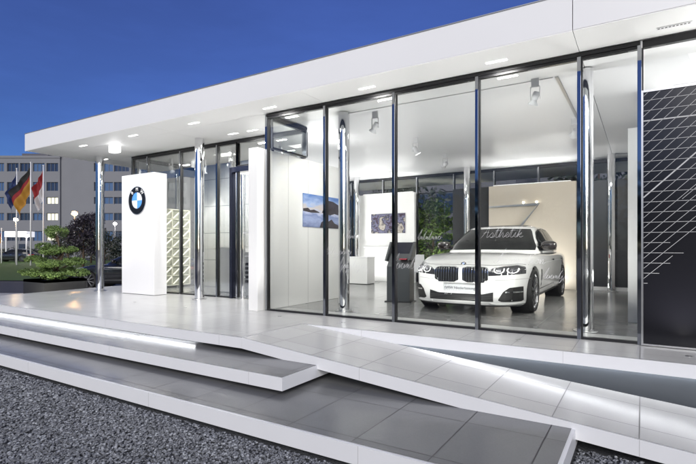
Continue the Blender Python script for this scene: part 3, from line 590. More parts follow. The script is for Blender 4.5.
# ================================================================== CAR
def catmull(P, n=6):
    out = []
    P = [P[0]]+list(P)+[P[-1]]
    for i in range(1, len(P)-2):
        p0, p1, p2, p3 = [Vector(q) for q in P[i-1:i+3]]
        for j in range(n):
            t = j/n; out.append(.5*((2*p1)+(-p0+p2)*t+(2*p0-5*p1+4*p2-p3)*t*t+(-p0+3*p1-3*p2+p3)*t**3))
    out.append(Vector(P[-2])); return out
def interp(tab, x):
    if x <= tab[0][0]: return tab[0][1]
    for (a, b), (c, d) in zip(tab, tab[1:]):
        if x <= c:
            t = (x-a)/(c-a); t = t*t*(3-2*t)*.35+t*.65; return b+(d-b)*t
    return tab[-1][1]
def make_car(label, loc, rz, paint, plate=True):
    car = thing('parked_car', label, 'car', loc, rz)
    PAINTM = paint; L = 5.22; HW = .955
    TRIM = mat('car_black_trim', (.012, .012, .013), .3); GL = mat('car_glass', (.012, .013, .014), .05, spec=.3); CHR = mat('car_chrome', (.7, .7, .7), .12, 1.0)
    RUB = mat('tyre_rubber', (.018, .018, .018), .7); SILV = mat('rim_silver', (.55, .55, .56), .18, 1.0); DRIM = mat('rim_dark', (.04, .04, .045), .3, .6)
    Wt = [(0, .80), (.12, .855), (.3, .905), (.6, .94), (1.2, .955), (2.4, .95), (4.0, .955), (4.7, .93), (5.05, .88), (5.22, .82)]
    Zs = [(0, .70), (.15, .76), (.5, .85), (1.0, .945), (1.6, .97), (3.0, .955), (4.3, .965), (4.9, .95), (5.22, .87)]    # shoulder
    Zc = [(0, .765), (.1, .82), (.3, .885), (.8, .97), (1.3, 1.005), (1.7, 1.03), (2.2, 1.03), (4.2, 1.04), (4.7, 1.06), (5.1, 1.04), (5.22, .94)]
    Zb = [(0, .15), (.25, .13), (.6, .16), (1.2, .19), (5.22, .22)]
    def yf(x, z):
        a = abs(x)/.95
        return .44*a**4.2 + .10*max(0, (z-.68)/.16)**2 + .10*max(0, (.26-z)/.14)**1.6 - .03*max(0, min(1, (.50-z)/.2))
    def yr(x, z):
        a = abs(x)/.95
        return .30*a**3.4 + .12*max(0, (z-.8)/.2)**2 + .10*max(0, (.38-z)/.18)
    def section(y, sc_=1.0):
        W_ = interp(Wt, y)*sc_; zs = interp(Zs, y); zc = interp(Zc, y); zb = interp(Zb, y)
        P = [(0, zb), (.55*W_, zb), (.86*W_, zb+.01), (.955*W_, zb+.06), (.985*W_, .42), (1.0*W_, .60), (.995*W_, .74), (.985*W_, zs-.10), (.955*W_, zs-.03), (.90*W_, zs+.005), (.80*W_, zs+(zc-zs)*.35), (.55*W_, zs+(zc-zs)*.78), (.28*W_, zc-.006), (0, zc)]
        P = [Vector((a, b, 0)) for a, b in P]; return [(p.x, p.y) for p in catmull(P, 4)]
    st = [0, .02, .05, .10, .16, .24, .34, .46, .6, .75, .9, 1.1, 1.3, 1.5, 1.75, 2.0, 2.3, 2.6, 2.9, 3.2, 3.5, 3.8, 4.05, 4.3, 4.5, 4.7, 4.86, 4.98, 5.08, 5.15, 5.19, 5.22]
    bm = bmesh.new(); rings = []
    def cz(y): return (interp(Zb, y)+interp(Zc, y))/2
    for y in st:
        e0 = math.exp(-(y/.42)**1.3); e1 = math.exp(-((L-y)/.35)**1.3)
        shr = 1-.03*math.exp(-y/.04)-.03*math.exp(-(L-y)/.04)
        half = section(y); c = cz(y); ring = []
        pts = half+[(-a, b) for a, b in half[-2:0:-1]]
        for a, b in pts:
            a *= shr; b = c+(b-c)*(1-.022*math.exp(-y/.03)-.03*math.exp(-(L-y)/.03))
            ring.append(bm.verts.new((a, y+yf(a, b)*e0-yr(a, b)*e1, b)))
        rings.append(ring)
    n = len(rings[0])
    for A_, B_ in zip(rings, rings[1:]):
        for i in range(n): bm.faces.new((A_[i], A_[(i+1) % n], B_[(i+1) % n], B_[i]))
    for ring, y, fn, s0 in ((rings[0], 0, yf, 1), (rings[-1], L, yr, -1)):
        prev = ring; c = cz(y)
        for s_ in (.965, .9, .8, .66, .5, .33, .16):
            cur = []
            for v in ring:
                a = v.co.x*s_; b = c+(v.co.z-c)*s_; cur.append(bm.verts.new((a, (y+fn(a, b)*s0), b)))
            for i in range(n): bm.faces.new((prev[i], prev[(i+1) % n], cur[(i+1) % n], cur[i]))
            prev = cur
        bm.faces.new(prev)
    bmesh.ops.recalc_face_normals(bm, faces=bm.faces)
    bvh = BVHTree.FromBMesh(bm)
    AX0, AX1, WR = .90, 4.08, .362
    # wheel arches by boolean
    me = bpy.data.meshes.new('tmp'); bm.to_mesh(me); bm.free(); tmp = bpy.data.objects.new('tmp', me); COL.objects.link(tmp)
    cb = bmesh.new()
    for ay in (AX0, AX1):
        for sx in (-1, 1):
            a, b = sorted((sx*.62, sx*1.1)); lathe(cb, [(.405, a), (.405, b)], 40, (0, ay, .37), 'x')
    cme = bpy.data.meshes.new('cut'); cb.to_mesh(cme); cb.free(); cut = bpy.data.objects.new('cut', cme); COL.objects.link(cut)
    md = tmp.modifiers.new('b', 'BOOLEAN'); md.operation = 'DIFFERENCE'; md.object = cut; md.solver = 'EXACT'
    dg = bpy.context.evaluated_depsgraph_get(); dg.update(); res = bpy.data.meshes.new_from_object(tmp.evaluated_get(dg))
    for o in (tmp, cut): bpy.data.objects.remove(o)
    res.name = 'body'; res.materials.clear(); res.materials.append(PAINTM)
    for p_ in res.polygons: p_.use_smooth = True; p_.material_index = 0
    res.set_sharp_from_angle(angle=R(38)); body = link(bpy.data.objects.new('body', res), car)
    for ay in (AX0, AX1):
        for sx in (-1, 1):
            bm = bmesh.new(); lathe(bm, [(.0, sx*.622), (.401, sx*.622), (.401, sx*.90)], 40, (0, ay, .37), 'x', cap=False); obj('wheel_arch_liner', bm, TRIM, car)
    # greenhouse
    G = [  # z, yfront, yrear, halfwidth
        (.98, 1.50, 4.86, .87), (1.07, 1.66, 4.78, .86), (1.15, 1.83, 4.62, .825), (1.25, 2.05, 4.42, .775), (1.35, 2.27, 4.20, .72), (1.42, 2.44, 4.02, .672), (1.455, 2.56, 3.90, .625), (1.48, 2.75, 3.72, .56)]
    G = [(z*1.035 if z > 1.1 else z, a, b, c) for z, a, b, c in G]
    bm = bmesh.new(); NP = 72; rings = []
    def gpt(a, z, y0, y1, hw):
        c, s_ = math.cos(a), math.sin(a); e = .34
        X = hw*math.copysign(abs(c)**e, c); Yn = math.copysign(abs(s_)**e, s_); ym = (y0+y1)/2; hy = (y1-y0)/2
        bow = .12*(1-(abs(X)/hw)**2.0) if Yn < 0 else -.10*(1-(abs(X)/hw)**2)
        yy = ym+Yn*hy-bow*abs(Yn)**3
        return (X*(1-.10*max(0, (yy-2.9)/1.9)**1.6), yy, z)
    for z, a, b, hw in G: rings.append([bm.verts.new(gpt(2*PI*i/NP+.001, z, a, b, hw)) for i in range(NP)])
    z, a, b, hw = G[-1]
    for s_, dz_ in ((.82, .014), (.6, .022), (.35, .028), (.12, .03)):
        ym = (a+b)/2; rings.append([bm.verts.new((v.co.x*s_, ym+(v.co.y-ym)*s_, z+dz_)) for v in rings[len(G)-1]])
    for A_, B_ in zip(rings, rings[1:]):
        for i in range(NP): bm.faces.new((A_[i], A_[(i+1) % NP], B_[(i+1) % NP], B_[i]))
    bm.faces.new(rings[-1]); bmesh.ops.recalc_face_normals(bm, faces=bm.faces); gb = BVHTree.FromBMesh(bm)
    obj('cabin', bm, PAINTM, car, smooth=True, angle=50)
    # projected patches
    def patch(tree, axis, a0, a1, lo, hi, off, na=24, nb=10, sign=1, thick=.0):
        """axis 'y': patch over x=a, z=lo(a)..hi(a) cast from the front; 'x': over y=a cast from side sign; 'z' from the top"""
        bm = bmesh.new(); g = []
        for i in range(na+1):
            a = a0+(a1-a0)*i/na; l_, h_ = lo(a), hi(a); row = []
            for j in range(nb+1):
                b = l_+(h_-l_)*j/nb
                if axis == 'y': o_, d_ = Vector((a, -3 if sign > 0 else 9, b)), Vector((0, sign, 0))
                elif axis == 'x': o_, d_ = Vector((sign*3, a, b)), Vector((-sign, 0, 0))
                else: o_, d_ = Vector((a, b, 4)), Vector((0, 0, -1))
                h = tree.ray_cast(o_, d_)
                row.append(bm.verts.new(h[0]+h[1]*off) if h[0] is not None else None)
            g.append(row)
        for i in range(na):
            for j in range(nb):
                q = [g[i][j], g[i+1][j], g[i+1][j+1], g[i][j+1]]
                if all(v is not None for v in q) and max((p.co-r_.co).length for p in q for r_ in q) < .35:
                    bm.faces.new(q)
        if thick:
            geo = bmesh.ops.extrude_face_region(bm, geom=bm.faces[:]); vv = [e for e in geo['geom'] if isinstance(e, bmesh.types.BMVert)]
            d_ = {'y': Vector((0, sign, 0)), 'x': Vector((-sign, 0, 0)), 'z': Vector((0, 0, -1))}[axis]
            bmesh.ops.translate(bm, vec=d_*thick, verts=vv)
        return bm
    def tabf(t): return lambda a: interp(t, a)
    def sabs(t): return lambda a: interp(t, abs(a))
    # windscreen / rear window
    ws_hw = .70
    wt = [(-.745, 1.075), (-.735, 1.10), (-.56, 1.455), (-.5, 1.465), (0, 1.475), (.5, 1.465), (.56, 1.455), (.735, 1.10), (.745, 1.075)]
    obj('windscreen', patch(gb, 'y', -.785, .785, lambda a: 1.045-.01*abs(a), lambda a: min(1.468-.03*abs(a), 1.10+(.788-abs(a))*1.9), .006, 40, 12), GL, car, smooth=True)
    obj('rear_window', patch(gb, 'y', -.70, .70, lambda a: 1.14, lambda a: min(1.44-.03*abs(a), 1.16+(.72-abs(a))*1.95), .006, 30, 10, sign=-1), GL, car, smooth=True)
    obj('glass_roof', patch(gb, 'z', -.46, .46, lambda a: 2.62, lambda a: 3.75, .006, 12, 14), GL, car, smooth=True)
    ylo = [(1.98, 1.035), (4.62, 1.065)]; yhi = [(1.98, 1.08), (2.2, 1.26), (2.45, 1.38), (2.7, 1.435), (3.2, 1.465), (3.7, 1.44), (4.1, 1.36), (4.4, 1.24), (4.62, 1.13)]
    for sg in (-1, 1):
        tr_ = obj('window_trim', patch(gb, 'x', 1.94, 4.66, lambda a: 1.02+.01*(a-2), lambda a: interp(yhi, a)+.022, .004, 50, 8, sign=sg), TRIM, car, smooth=True)
        obj('side_window', patch(gb, 'x', 2.0, 2.98, tabf(ylo), tabf(yhi), .008, 24, 8, sign=sg), GL, car, smooth=True)
        obj('side_window', patch(gb, 'x', 3.03, 4.1, tabf(ylo), tabf(yhi), .008, 24, 8, sign=sg), GL, car, smooth=True)
        obj('side_window', patch(gb, 'x', 4.15, 4.58, tabf(ylo), tabf(yhi), .008, 12, 6, sign=sg), GL, car, smooth=True)
        # mirror
        bm = bmesh.new(); bmesh.ops.create_uvsphere(bm, u_segments=20, v_segments=12, radius=1)
        for v in bm.verts:
            x, y, z = v.co; v.co = Vector((math.copysign(abs(x)**.7, x)*.135, y*.085*(1 if y < 0 else .55), math.copysign(abs(z)**.75, z)*.085))
        bmesh.ops.translate(bm, vec=(sg*.985, 2.0, 1.125), verts=bm.verts)
        mi = obj('mirror', bm, mat('mirror_cap', (.025, .02, .02), .2, coat=.6), car, smooth=True)
        bm = bmesh.new(); tube(bm, [(sg*.80, 2.03, 1.09), (sg*.93, 2.0, 1.10)], .028); obj('mirror_arm', bm, TRIM, mi)
        # door seams, sill, gill
        for yy in (1.72, 2.92, 4.02):
            obj('door_seam', patch(bvh, 'x', yy, yy+.009, lambda a: .34, lambda a: .98, .0015, 1, 14, sign=sg), TRIM, car)
        obj('side_sill', patch(bvh, 'x', 1.36, 3.62, lambda a: .235, lambda a: .285, .004, 20, 2, sign=sg), TRIM, car)
        bm = patch(bvh, 'x', 1.38, 3.0, lambda a: .36-.0*(a), lambda a: .375+.012*(a-1.38), .006, 16, 2, sign=sg); obj('sill_trim', bm, CHR, car)
        for yy in (2.62, 3.72):
            obj('door_handle', patch(bvh, 'x', yy, yy+.2, lambda a: .835, lambda a: .86, .02, 6, 2, sign=sg, thick=.02), CHR, car)
    # front face -----------------------------------------------------------
    def mir(t): return t
    for sg in (-1, 1):
        a, b = (.03, .425) if sg > 0 else (-.425, -.03)
        def kl(x, g=0): u = abs(x); return .525+g+(.05*max(0, (u-.345)/.08)**1.5)+.035*max(0, (.10-u)/.07)
        def kh(x, g=0): u = abs(x); return .77-g-.03*max(0, (u-.355)/.07)**1.5-.02*max(0, (.09-u)/.06)
        fr = obj('kidney_grille', patch(bvh, 'y', a, b, lambda x: kl(x), lambda x: kh(x), .010, 20, 8, thick=.012), CHR, car)
        obj('grille_mesh', patch(bvh, 'y', a+sg*sg*.014 if sg > 0 else a+.014, b-.014, lambda x: kl(x, .014), lambda x: kh(x, .014), .0145, 20, 8), mat('grille_black', (.008, .008, .009), .3), fr)
        for i in range(9):
            x = sg*(.06+i*.041)
            obj('grille_slat', patch(bvh, 'y', x-.0055, x+.0055, lambda q: kl(q, .016), lambda q: kh(q, .016), .026, 1, 6, thick=.012), mat('slat_chrome', (.6, .6, .61), .2, 1.0), fr)
        # headlights
        def hl(x): u = abs(x); return .635+.035*max(0, (u-.45)/.45)
        def hh(x): u = abs(x); return interp([(.40, .70), (.5, .755), (.65, .785), (.78, .80), (.87, .775), (.89, .73)], u)
        a, b = (.43, .89) if sg > 0 else (-.89, -.43)
        hd = obj('headlight', patch(bvh, 'y', a, b, hl, hh, .006, 28, 8), mat('headlight_glass', (.03, .03, .035), .05, coat=1), car, smooth=True)
        DRL = mat('daylight_led', (.9, .9, .9), .3, emit=((1, 1, 1), 1.0))
        for cxx in (.575, .745):
            bm = bmesh.new(); prev = None
            for q in range(21):
                a_ = R(150+240*q/20); row = []
                for rr_ in (1.0, .80):
                    xx = sg*cxx+.072*rr_*math.cos(a_); zz = .722+.02*(cxx-.5)+.048*rr_*math.sin(a_); h_ = bvh.ray_cast(Vector((xx, -3, zz)), Vector((0, 1, 0)))
                    row.append(bm.verts.new(h_[0]+h_[1]*.012))
                if prev: bm.faces.new((prev[0], row[0], row[1], prev[1]))
                prev = row
            obj('led_ring', bm, DRL, hd)
            obj('reflector', patch(bvh, 'y', sg*cxx-.028, sg*cxx+.028, lambda q: .705, lambda q: .745, .010, 4, 3), mat('lens_grey', (.35, .35, .38), .1, .8), hd)
        aa_, bb_ = sorted((sg*.45, sg*.87)); obj('brow', patch(bvh, 'y', aa_, bb_, lambda q: hh(q)-.016, lambda q: hh(q)-.008, .010, 20, 1), CHR, hd)
        # outer air intake
        def il(x): u = abs(x); return interp([(.575, .255), (.62, .235), (.84, .235), (.90, .28)], u)
        def ih(x): u = abs(x); return interp([(.575, .275), (.645, .40), (.72, .455), (.86, .47), (.90, .45)], u)
        a, b = (.575, .865) if sg > 0 else (-.865, -.575)
        it = obj('air_intake', patch(bvh, 'y', a, b, il, ih, .004, 14, 6), mat('intake_black', (.01, .01, .01), .5), car)
        obj('intake_chrome', patch(bvh, 'y', sg*.66 if sg > 0 else -.86, sg*.86 if sg > 0 else -.66, lambda q: .375, lambda q: .395, .014, 10, 1, thick=.008), CHR, it)
        bm = patch(bvh, 'y', min(sg*.45, sg*.90), max(sg*.45, sg*.90), lambda q: interp([(.45, .20), (.54, .185), (.9, .20)], abs(q)), lambda q: interp([(.45, .225), (.54, .215), (.9, .225)], abs(q)), .016, 14, 2, thick=.015)
        obj('splitter', bm, PAINTM, car, smooth=True)
    obj('lower_grille', patch(bvh, 'y', -.505, .505, lambda x: .235+.0*x, lambda x: .345+.05*max(0, (abs(x)-.35)/.2), .004, 30, 5), mat('intake_black', (.01, .01, .01), .5), car)
    obj('chin', patch(bvh, 'y', -.84, .84, lambda x: .155, lambda x: .175, .004, 30, 2), TRIM, car)
    for i in range(3):
        z_ = .258+.026*i; obj('grille_bar', patch(bvh, 'y', -.5, .5, lambda x: z_, lambda x: z_+.005, .009, 20, 1), mat('bar_grey', (.06, .06, .06), .4), car)
    for sg in (-1, 1):
        a, b = sorted((sg*.02, sg*.90)); obj('bonnet_gap', patch(bvh, 'y', a, b, lambda q: interp([(0, .80), (.3, .80), (.43, .795), (.6, .80), (.8, .815), (.9, .80)], abs(q)), lambda q: interp([(0, .805), (.3, .805), (.43, .80), (.6, .805), (.8, .82), (.9, .805)], abs(q)), .002, 24, 1), TRIM, car)
        a, b = sorted((sg*.46, sg*.93)); obj('bumper_crease', patch(bvh, 'y', a, b, lambda q: .565+.05*(abs(q)-.5), lambda q: .572+.05*(abs(q)-.5), .002, 20, 1), mat('seam_grey', (.35, .35, .35), .5), car)
        obj('fender_gill', patch(bvh, 'x', 1.42, 1.50, lambda a: .40+(a-1.42)*.5, lambda a: .70, .005, 3, 6, sign=sg), CHR, car)
        obj('waist_line', patch(bvh, 'x', 1.35, 4.4, lambda a: .80+.015*(a-1.35), lambda a: .806+.015*(a-1.35), .002, 26, 1, sign=sg), mat('seam_grey', (.35, .35, .35), .5), car)
    # bonnet lines
    for sg in (-1, 1):
        obj('bonnet_crease', patch(bvh, 'z', sg*.44-.003, sg*.44+.003, lambda a: .30, lambda a: 1.62, .0015, 1, 14), mat('seam_grey', (.35, .35, .35), .5), car)
    em = bpy.data.objects.new('badge', None); link(em, car); h = bvh.ray_cast(Vector((0, .16, 3)), Vector((0, 0, -1)))[0]; em.location = h; em.rotation_euler = (R(-52), 0, 0)
    emblem(em, (0, 0.0), .041, -.006, 'roundel')
    if plate:
        pt = bpy.data.objects.new('number_plate', None); link(pt, car); pt.location = (0, -.035, .435)
        obj('plate', B((-.26, .26, -.004, .03, -.055, .055), bevel=.002), mat('plate_silver', (.38, .39, .40), .4), pt)
        obj('plate_text', text_bm('BMW Niederlassung', .058, .001, Matrix.Translation((0, -.006, -.002)) @ Matrix.Rotation(PI/2, 4, 'X')), mat('plate_ink', (.02, .02, .03), .5), pt)
    # wheels
    proto = None
    for ay in (AX0, AX1):
        for sg in (-1, 1):
            if proto is None:
                wh = bpy.data.objects.new('wheel', None); link(wh, car); proto = wh
                bm = bmesh.new(); lathe(bm, [(.282, .0), (.292, -.006), (.335, -.01), (.352, .012), (.362, .05), (.362, .20), (.352, .235), (.33, .25), (.282, .245)], 56, (0, 0, 0), 'x', cap=False); obj('tyre', bm, RUB, wh, smooth=True, angle=40)
                bm = bmesh.new(); lathe(bm, [(.288, .004), (.291, .0), (.28, .0), (.265, .02), (.26, .22)], 56, (0, 0, 0), 'x', cap=False); obj('rim', bm, SILV, wh, smooth=True, angle=40)
                bm = bmesh.new(); lathe(bm, [(0, .12), (.235, .12)], 40, (0, 0, 0), 'x', cap=False); obj('brake_disc', bm, DRIM, wh)
                bm = bmesh.new(); bd = bmesh.new()
                for k_ in range(5):
                    for e_ in (-1, 1):
                        a = 2*PI*k_/5+e_*.13; a2 = 2*PI*k_/5+e_*.30
                        bar(bm, (.012, .04*math.cos(a), .04*math.sin(a)), (.012, .278*math.cos(a2), .278*math.sin(a2)), .026, .022, (1, 0, 0))
                        bar(bd, (.03, .04*math.cos(a), .04*math.sin(a)), (.03, .278*math.cos(a2), .278*math.sin(a2)), .044, .03, (1, 0, 0))
                obj('spokes', bm, SILV, wh); obj('spoke_backs', bd, DRIM, wh)
                bm = bmesh.new(); lathe(bm, [(0, -.002), (.035, -.002), (.06, .006), (.065, .03)], 20, (0, 0, 0), 'x', cap=False); obj('hub', bm, DRIM, wh, smooth=True)
            else: wh = copy_tree(proto, car)
            wh.location = (sg*(.945), ay, .362); wh.rotation_euler = (0, 0, PI if sg > 0 else 0)
            if sg > 0: wh.rotation_euler = (0, 0, PI)
    # rear lights, tail
    for sg in (-1, 1):
        obj('tail_light', patch(bvh, 'y', min(sg*.42, sg*.88), max(sg*.42, sg*.88), lambda x: .80, lambda x: .90, .008, 14, 4, sign=-1), mat('tail_red', (.3, .01, .01), .15), car)
    return car
CW = mat('car_white_paint', (.80, .80, .79), .22, coat=1.0)
cr = make_car('white luxury saloon parked in the showroom facing the glass', (-2.55, 7.63, .002), R(0), CW); cr.scale = (1.055, 1.03, 1.02)

# ================================================================== BACKGROUND LEFT
CONC = mat('facade_panel', (.15, .155, .175), .7, var=(.3, .12)); WIN = mat('office_glass', (.02, .03, .06), .08, spec=.9); FR = mat('window_frame', (.10, .11, .14), .5)
LIT = mat('lit_window', (.8, .8, .6), .5, emit=((1, .93, .70), .38)); DIM = mat('sky_reflect_window', (.05, .09, .18), .15, emit=((.15, .3, .6), .05))  # blue panes: colour and faint glow stand for reflected sky
D0 = 80; px = D0/FC
def office(name, label, u0, u1, rows, cols, top, Dd, depth=14, side=None, lit=()):
    org = far(u0, Dd, GZ); px = Dd/FC; t = thing(name, label, 'building', org, AN)
    W_ = (u1-u0)*px; zt_ = 1.1-GZ+(248-top)*px
    # front wall as a grid with real openings
    zs = sorted({0, zt_} | {1.1-GZ+(248-v)*px for r in rows for v in r}); xs = sorted({0, W_} | {(u-u0)*px for c in cols for u in c})
    bm = bmesh.new(); wins = []
    for i, (za, zb) in enumerate(zip(zs, zs[1:])):
        isr = any(abs(za-(1.1-GZ+(248-r[1])*px)) < 1e-6 for r in rows)
        run = 0
        for xa, xb in zip(xs, xs[1:]):
            isc = any(abs(xa-(c[0]-u0)*px) < 1e-6 for c in cols)
            if isr and isc: wins.append((xa, xb, za, zb)); continue
            box(bm, xa, xb, 0, .35, za, zb)
    box(bm, 0, W_, .351, depth, 0, zt_-.02); box(bm, -.1, W_+.1, -.12, -.001, zt_-.35, zt_+.05)
    obj('wall', bm, CONC, t)
    for q, (xa, xb, za, zb) in enumerate(wins):
        n = max(2, round((xb-xa)/.62)); f = B((xa, xb, .16, .22, za, za+.07), (xa, xb, .16, .22, zb-.07, zb), *[(xa+(xb-xa)*k/n-.035, xa+(xb-xa)*k/n+.035, .155, .225, za+.071, zb-.071) for k in range(n+1)])
        w_ = obj('window', f, FR, t); obj('pane', B((xa+.04, xb-.04, .24, .26, za+.03, zb-.03)), LIT if q in lit else (DIM if q % 3 == 1 else WIN), w_)
    return t
rows = [(163, 171.5), (182, 191), (197, 204), (213, 220.5), (231, 241)]
office('office_building', 'grey office block with window bands behind the flagpoles', -60, 60, rows, [(-55, -44), (-42, -31), (-28, -17), (-14, -4), (-2, 4), (7, 18.5), (20, 31), (33, 44.5), (46.5, 58)], 156, 80, lit=(8, 17, 26, 39))
office('office_building', 'grey office wing with blue reflecting windows right of the roof corner column', 61, 190, rows, [(94, 103), (104, 113), (114, 129), (133, 148), (150, 165), (168, 186)], 153.5, 80.3, lit=(21,))
t = thing('penthouse', 'dark roof house on top of the grey office block', 'roof house', far(22, 84, 1.1+94.5*84/FC+GZ*0), AN); obj('wall', B((0, 4.6, 0, 6, -3.0, .0)), mat('slate', (.07, .07, .09), .7), t)
# balconies of the wing
t = thing('balcony_block', 'concrete balconies between the two parts of the office building', 'balcony', far(75, 82.5, GZ), AN); px = 82.5/FC
for v0, v1 in ((176, 187), (197, 203), (213, 219), (229, 236)):
    za, zb = 1.1-GZ+(248-v1)*px, 1.1-GZ+(248-v0)*px; obj('parapet', B((0, 17*px, 0, .25, za, zb)), CONC, t); obj('balcony_floor', B((0, 17*px, .26, 2.0, za, za+.2)), CONC, t)
t['label'] = 'concrete balconies between the two parts of the office building'

POLEM = mat('white_pole', (.7, .7, .72), .4); SOILM = mat('soil', (.03, .025, .02), .9)
def flag(name, label, u, vtop, D, bands, x_dir, length, hang):
    p = far(u, D, GZ); px = D/FC; ht = 1.1-GZ+(248-vtop)*px
    t = thing('flagpole', label+' on a white pole', 'flagpole', p, AN, 'flagpoles on the lawn')
    bm = bmesh.new(); tube(bm, [(0, 0, 0), (0, 0, ht*.6), (0, 0, ht)], [.075, .06, .04], 10); obj('pole', bm, POLEM, t, smooth=True)
    bm = bmesh.new(); lathe(bm, [(0, -.06), (.07, -.02), (.07, .03), (0, .08)], 12, (0, 0, ht+.04)); obj('finial', bm, POLEM, t, smooth=True)
    # cloth sheet: s across bands, q along the fly
    bm = bmesh.new(); ns, nq = 18, 26; V = []
    hh = hang[0]
    for i in range(ns+1):
        s_ = i/ns; row = []
        for j in range(nq+1):
            q = j/nq
            x = x_dir*(q*length*(.55+.45*(1-s_))+.05*math.sin(q*9+s_*4)); z = ht-.25-s_*hh-q*hang[1]-.12*math.sin(q*6)
            y = .22*math.sin(q*11+s_*2.2)*q**.5+.1*math.sin(s_*9)
            row.append(bm.verts.new((x, y, z)))
        V.append(row)
    for i in range(ns):
        for j in range(nq):
            f = bm.faces.new((V[i][j], V[i+1][j], V[i+1][j+1], V[i][j+1])); f.material_index = min(len(bands)-1, int(i/ns*len(bands)))
    bmesh.ops.solidify(bm, geom=bm.faces[:], thickness=.012)
    obj('flag', bm, bands, t, smooth=True)
FB = mat('flag_black', (.02, .02, .02), .7); FRD = mat('flag_red', (.32, .03, .035), .7); FG = mat('flag_gold', (.5, .26, .04), .7); FW_ = mat('flag_white', (.65, .65, .68), .7); FBL = mat('flag_blue', (.03, .05, .16), .7)
flag('flagpole', 'dark blue flag, left of three,', 16.8, 169, 46, [FBL], -1, 1.0, (1.9, 2.2))
flag('flagpole', 'black, red and gold flag', 30.7, 163, 45, [FB, FRD, FG, FG], -1, 2.0, (2.3, 2.6))
flag('flagpole', 'red and white flag', 43.3, 166, 44, [FRD, FW_], -1, .95, (2.6, 1.9))
flag('flagpole', 'red and gold small flag at the left border', 1.5, 229, 52, [FRD, FG], -1, .9, (1.0, .9))
# street lamps -----------------------------------------------------------------
def street_lamp(label, u, v, D, col, e, r=.22):
    p = far(u, D, GZ); ht = 1.1-GZ+(248-v)*D/FC
    t = thing('street_lamp', label, 'street lamp', p, 0, 'lit street lamps in the background')
    bm = bmesh.new(); tube(bm, [(0, 0, 0), (0, 0, ht*.5), (0, 0, ht-.1)], [.07, .055, .04], 10); obj('pole', bm, mat('lamp_pole', (.3, .3, .32), .5), t, smooth=True)
    bm = bmesh.new(); lathe(bm, [(0, ht-.12), (r*.7, ht-.1), (r, ht), (r*.8, ht+r*.7), (0, ht+r)], 18); obj('globe', bm, mat('globe_'+label[:6].replace(' ', '_'), (1, 1, 1), .5, emit=(col, 30)), t, smooth=True)
    bm = bmesh.new(); lathe(bm, [(0, ht+r+.06), (r*1.15, ht+r*.95), (r*1.15, ht+r*.9), (0, ht+r*.95)], 18); obj('cap', bm, mat('lamp_pole', (.3, .3, .32), .5), t, smooth=True)
    l = bpy.data.lights.new('lamp_source', 'POINT'); l.energy = e; l.color = col; l.shadow_soft_size = r; o = link(bpy.data.objects.new('lamp_source', l), t); o.location = (0, 0, ht)
street_lamp('orange street lamp glowing between the bonsai and the corner column', 74.5, 214, 42, (1, .55, .2), 500, .24)
street_lamp('yellow street lamp glowing between the left flagpoles', 15.8, 220, 50, (1, .72, .4), 500, .22)
street_lamp('white street lamp glowing at the end of the bright canopy', 26.8, 236, 54, (1, .95, .95), 500, .24)
street_lamp('small white lamp left of the logo pylon', 115, 224, 60, (1, .97, .9), 120, .22)
cp = thing('entrance_canopy', 'bright white lit canopy in front of the office block', 'canopy', far(4.5, 62, GZ), AN)
obj('roof', B((0, 2.9, 0, 1.6, 3.1, 3.85)), mat('canopy_lit', (.8, .8, .8), .5, emit=((.95, .95, 1), .5)), cp)
for x in (.1, 2.75): obj('post', B((x-.06, x+.06, .1, .22, 0, 3.1)), POLEM, cp)
obj('door', B((1.0, 1.9, 1.2, 1.3, 0, 2.2)), WIN, cp)

# trees -------------------------------------------------------------------------
def leaves(bm, c, r, n, size, flat=.5, shell=.35):
    """leaf clumps through the volume of an ellipsoid"""
    c = Vector(c)
    for _ in range(n):
        d = Vector(RNG.normal(size=3)); d.normalize(); k = (shell+(1-shell)*random.random()**.5)*(1+.18*math.sin(7*d.x+3*d.z)+.12*math.sin(11*d.y))
        p = c+Vector((d.x*r[0], d.y*r[1], d.z*r[2]))*k
        a = Vector(RNG.normal(size=3)).normalized(); b = a.cross(Vector(RNG.normal(size=3))).normalized(); s_ = size*random.uniform(.6, 1.4)
        v = [bm.verts.new(p+a*s_), bm.verts.new(p+b*s_*.45), bm.verts.new(p-a*s_), bm.verts.new(p-b*s_*.45)]; bm.faces.new(v)
def tree(name, label, p, H_, W_, m, n=1500, leaf=.16, trunk=.16, group=None, base=.3, seed=0):
    random.seed(seed); t = thing(name, label, 'tree', p, 0, group)
    bm = bmesh.new(); tube(bm, [(0, 0, 0), (.05, .02, H_*.35), (-.03, .05, H_*.7), (0, 0, H_*.93)], [trunk, trunk*.75, trunk*.4, .02], 9)
    blobs = []
    for k in range(11):
        a = k*2.4+random.random(); z = H_*(base+.62*k/11); r = W_*.5*(.35+.5*math.sin(PI*(.15+.8*k/11)))
        q = Vector((math.cos(a)*r*.8, math.sin(a)*r*.8, z+.06*H_)); tube(bm, [(0, 0, z-.12*H_), q*.5+Vector((0, 0, z*.45)), q], [trunk*.35, trunk*.22, .015], 6); blobs.append(q)
    obj('trunk', bm, BARK, t, smooth=True)
    bm = bmesh.new()
    for q in blobs+[Vector((0, 0, H_*.9)), Vector((0, 0, H_*.6))]:
        rr = W_*random.uniform(.16, .27); leaves(bm, q, (rr, rr, rr*.8), n//13, leaf, shell=.15)
    obj('crown', bm, m, t); return t
G1 = 'dark garden trees behind the lawn'
PURP = mat('purple_leaves', (.028, .022, .032), .6, var=(2, .6)); DIMG = mat('dusk_leaves', (.035, .045, .035), .6, var=(2, .5))
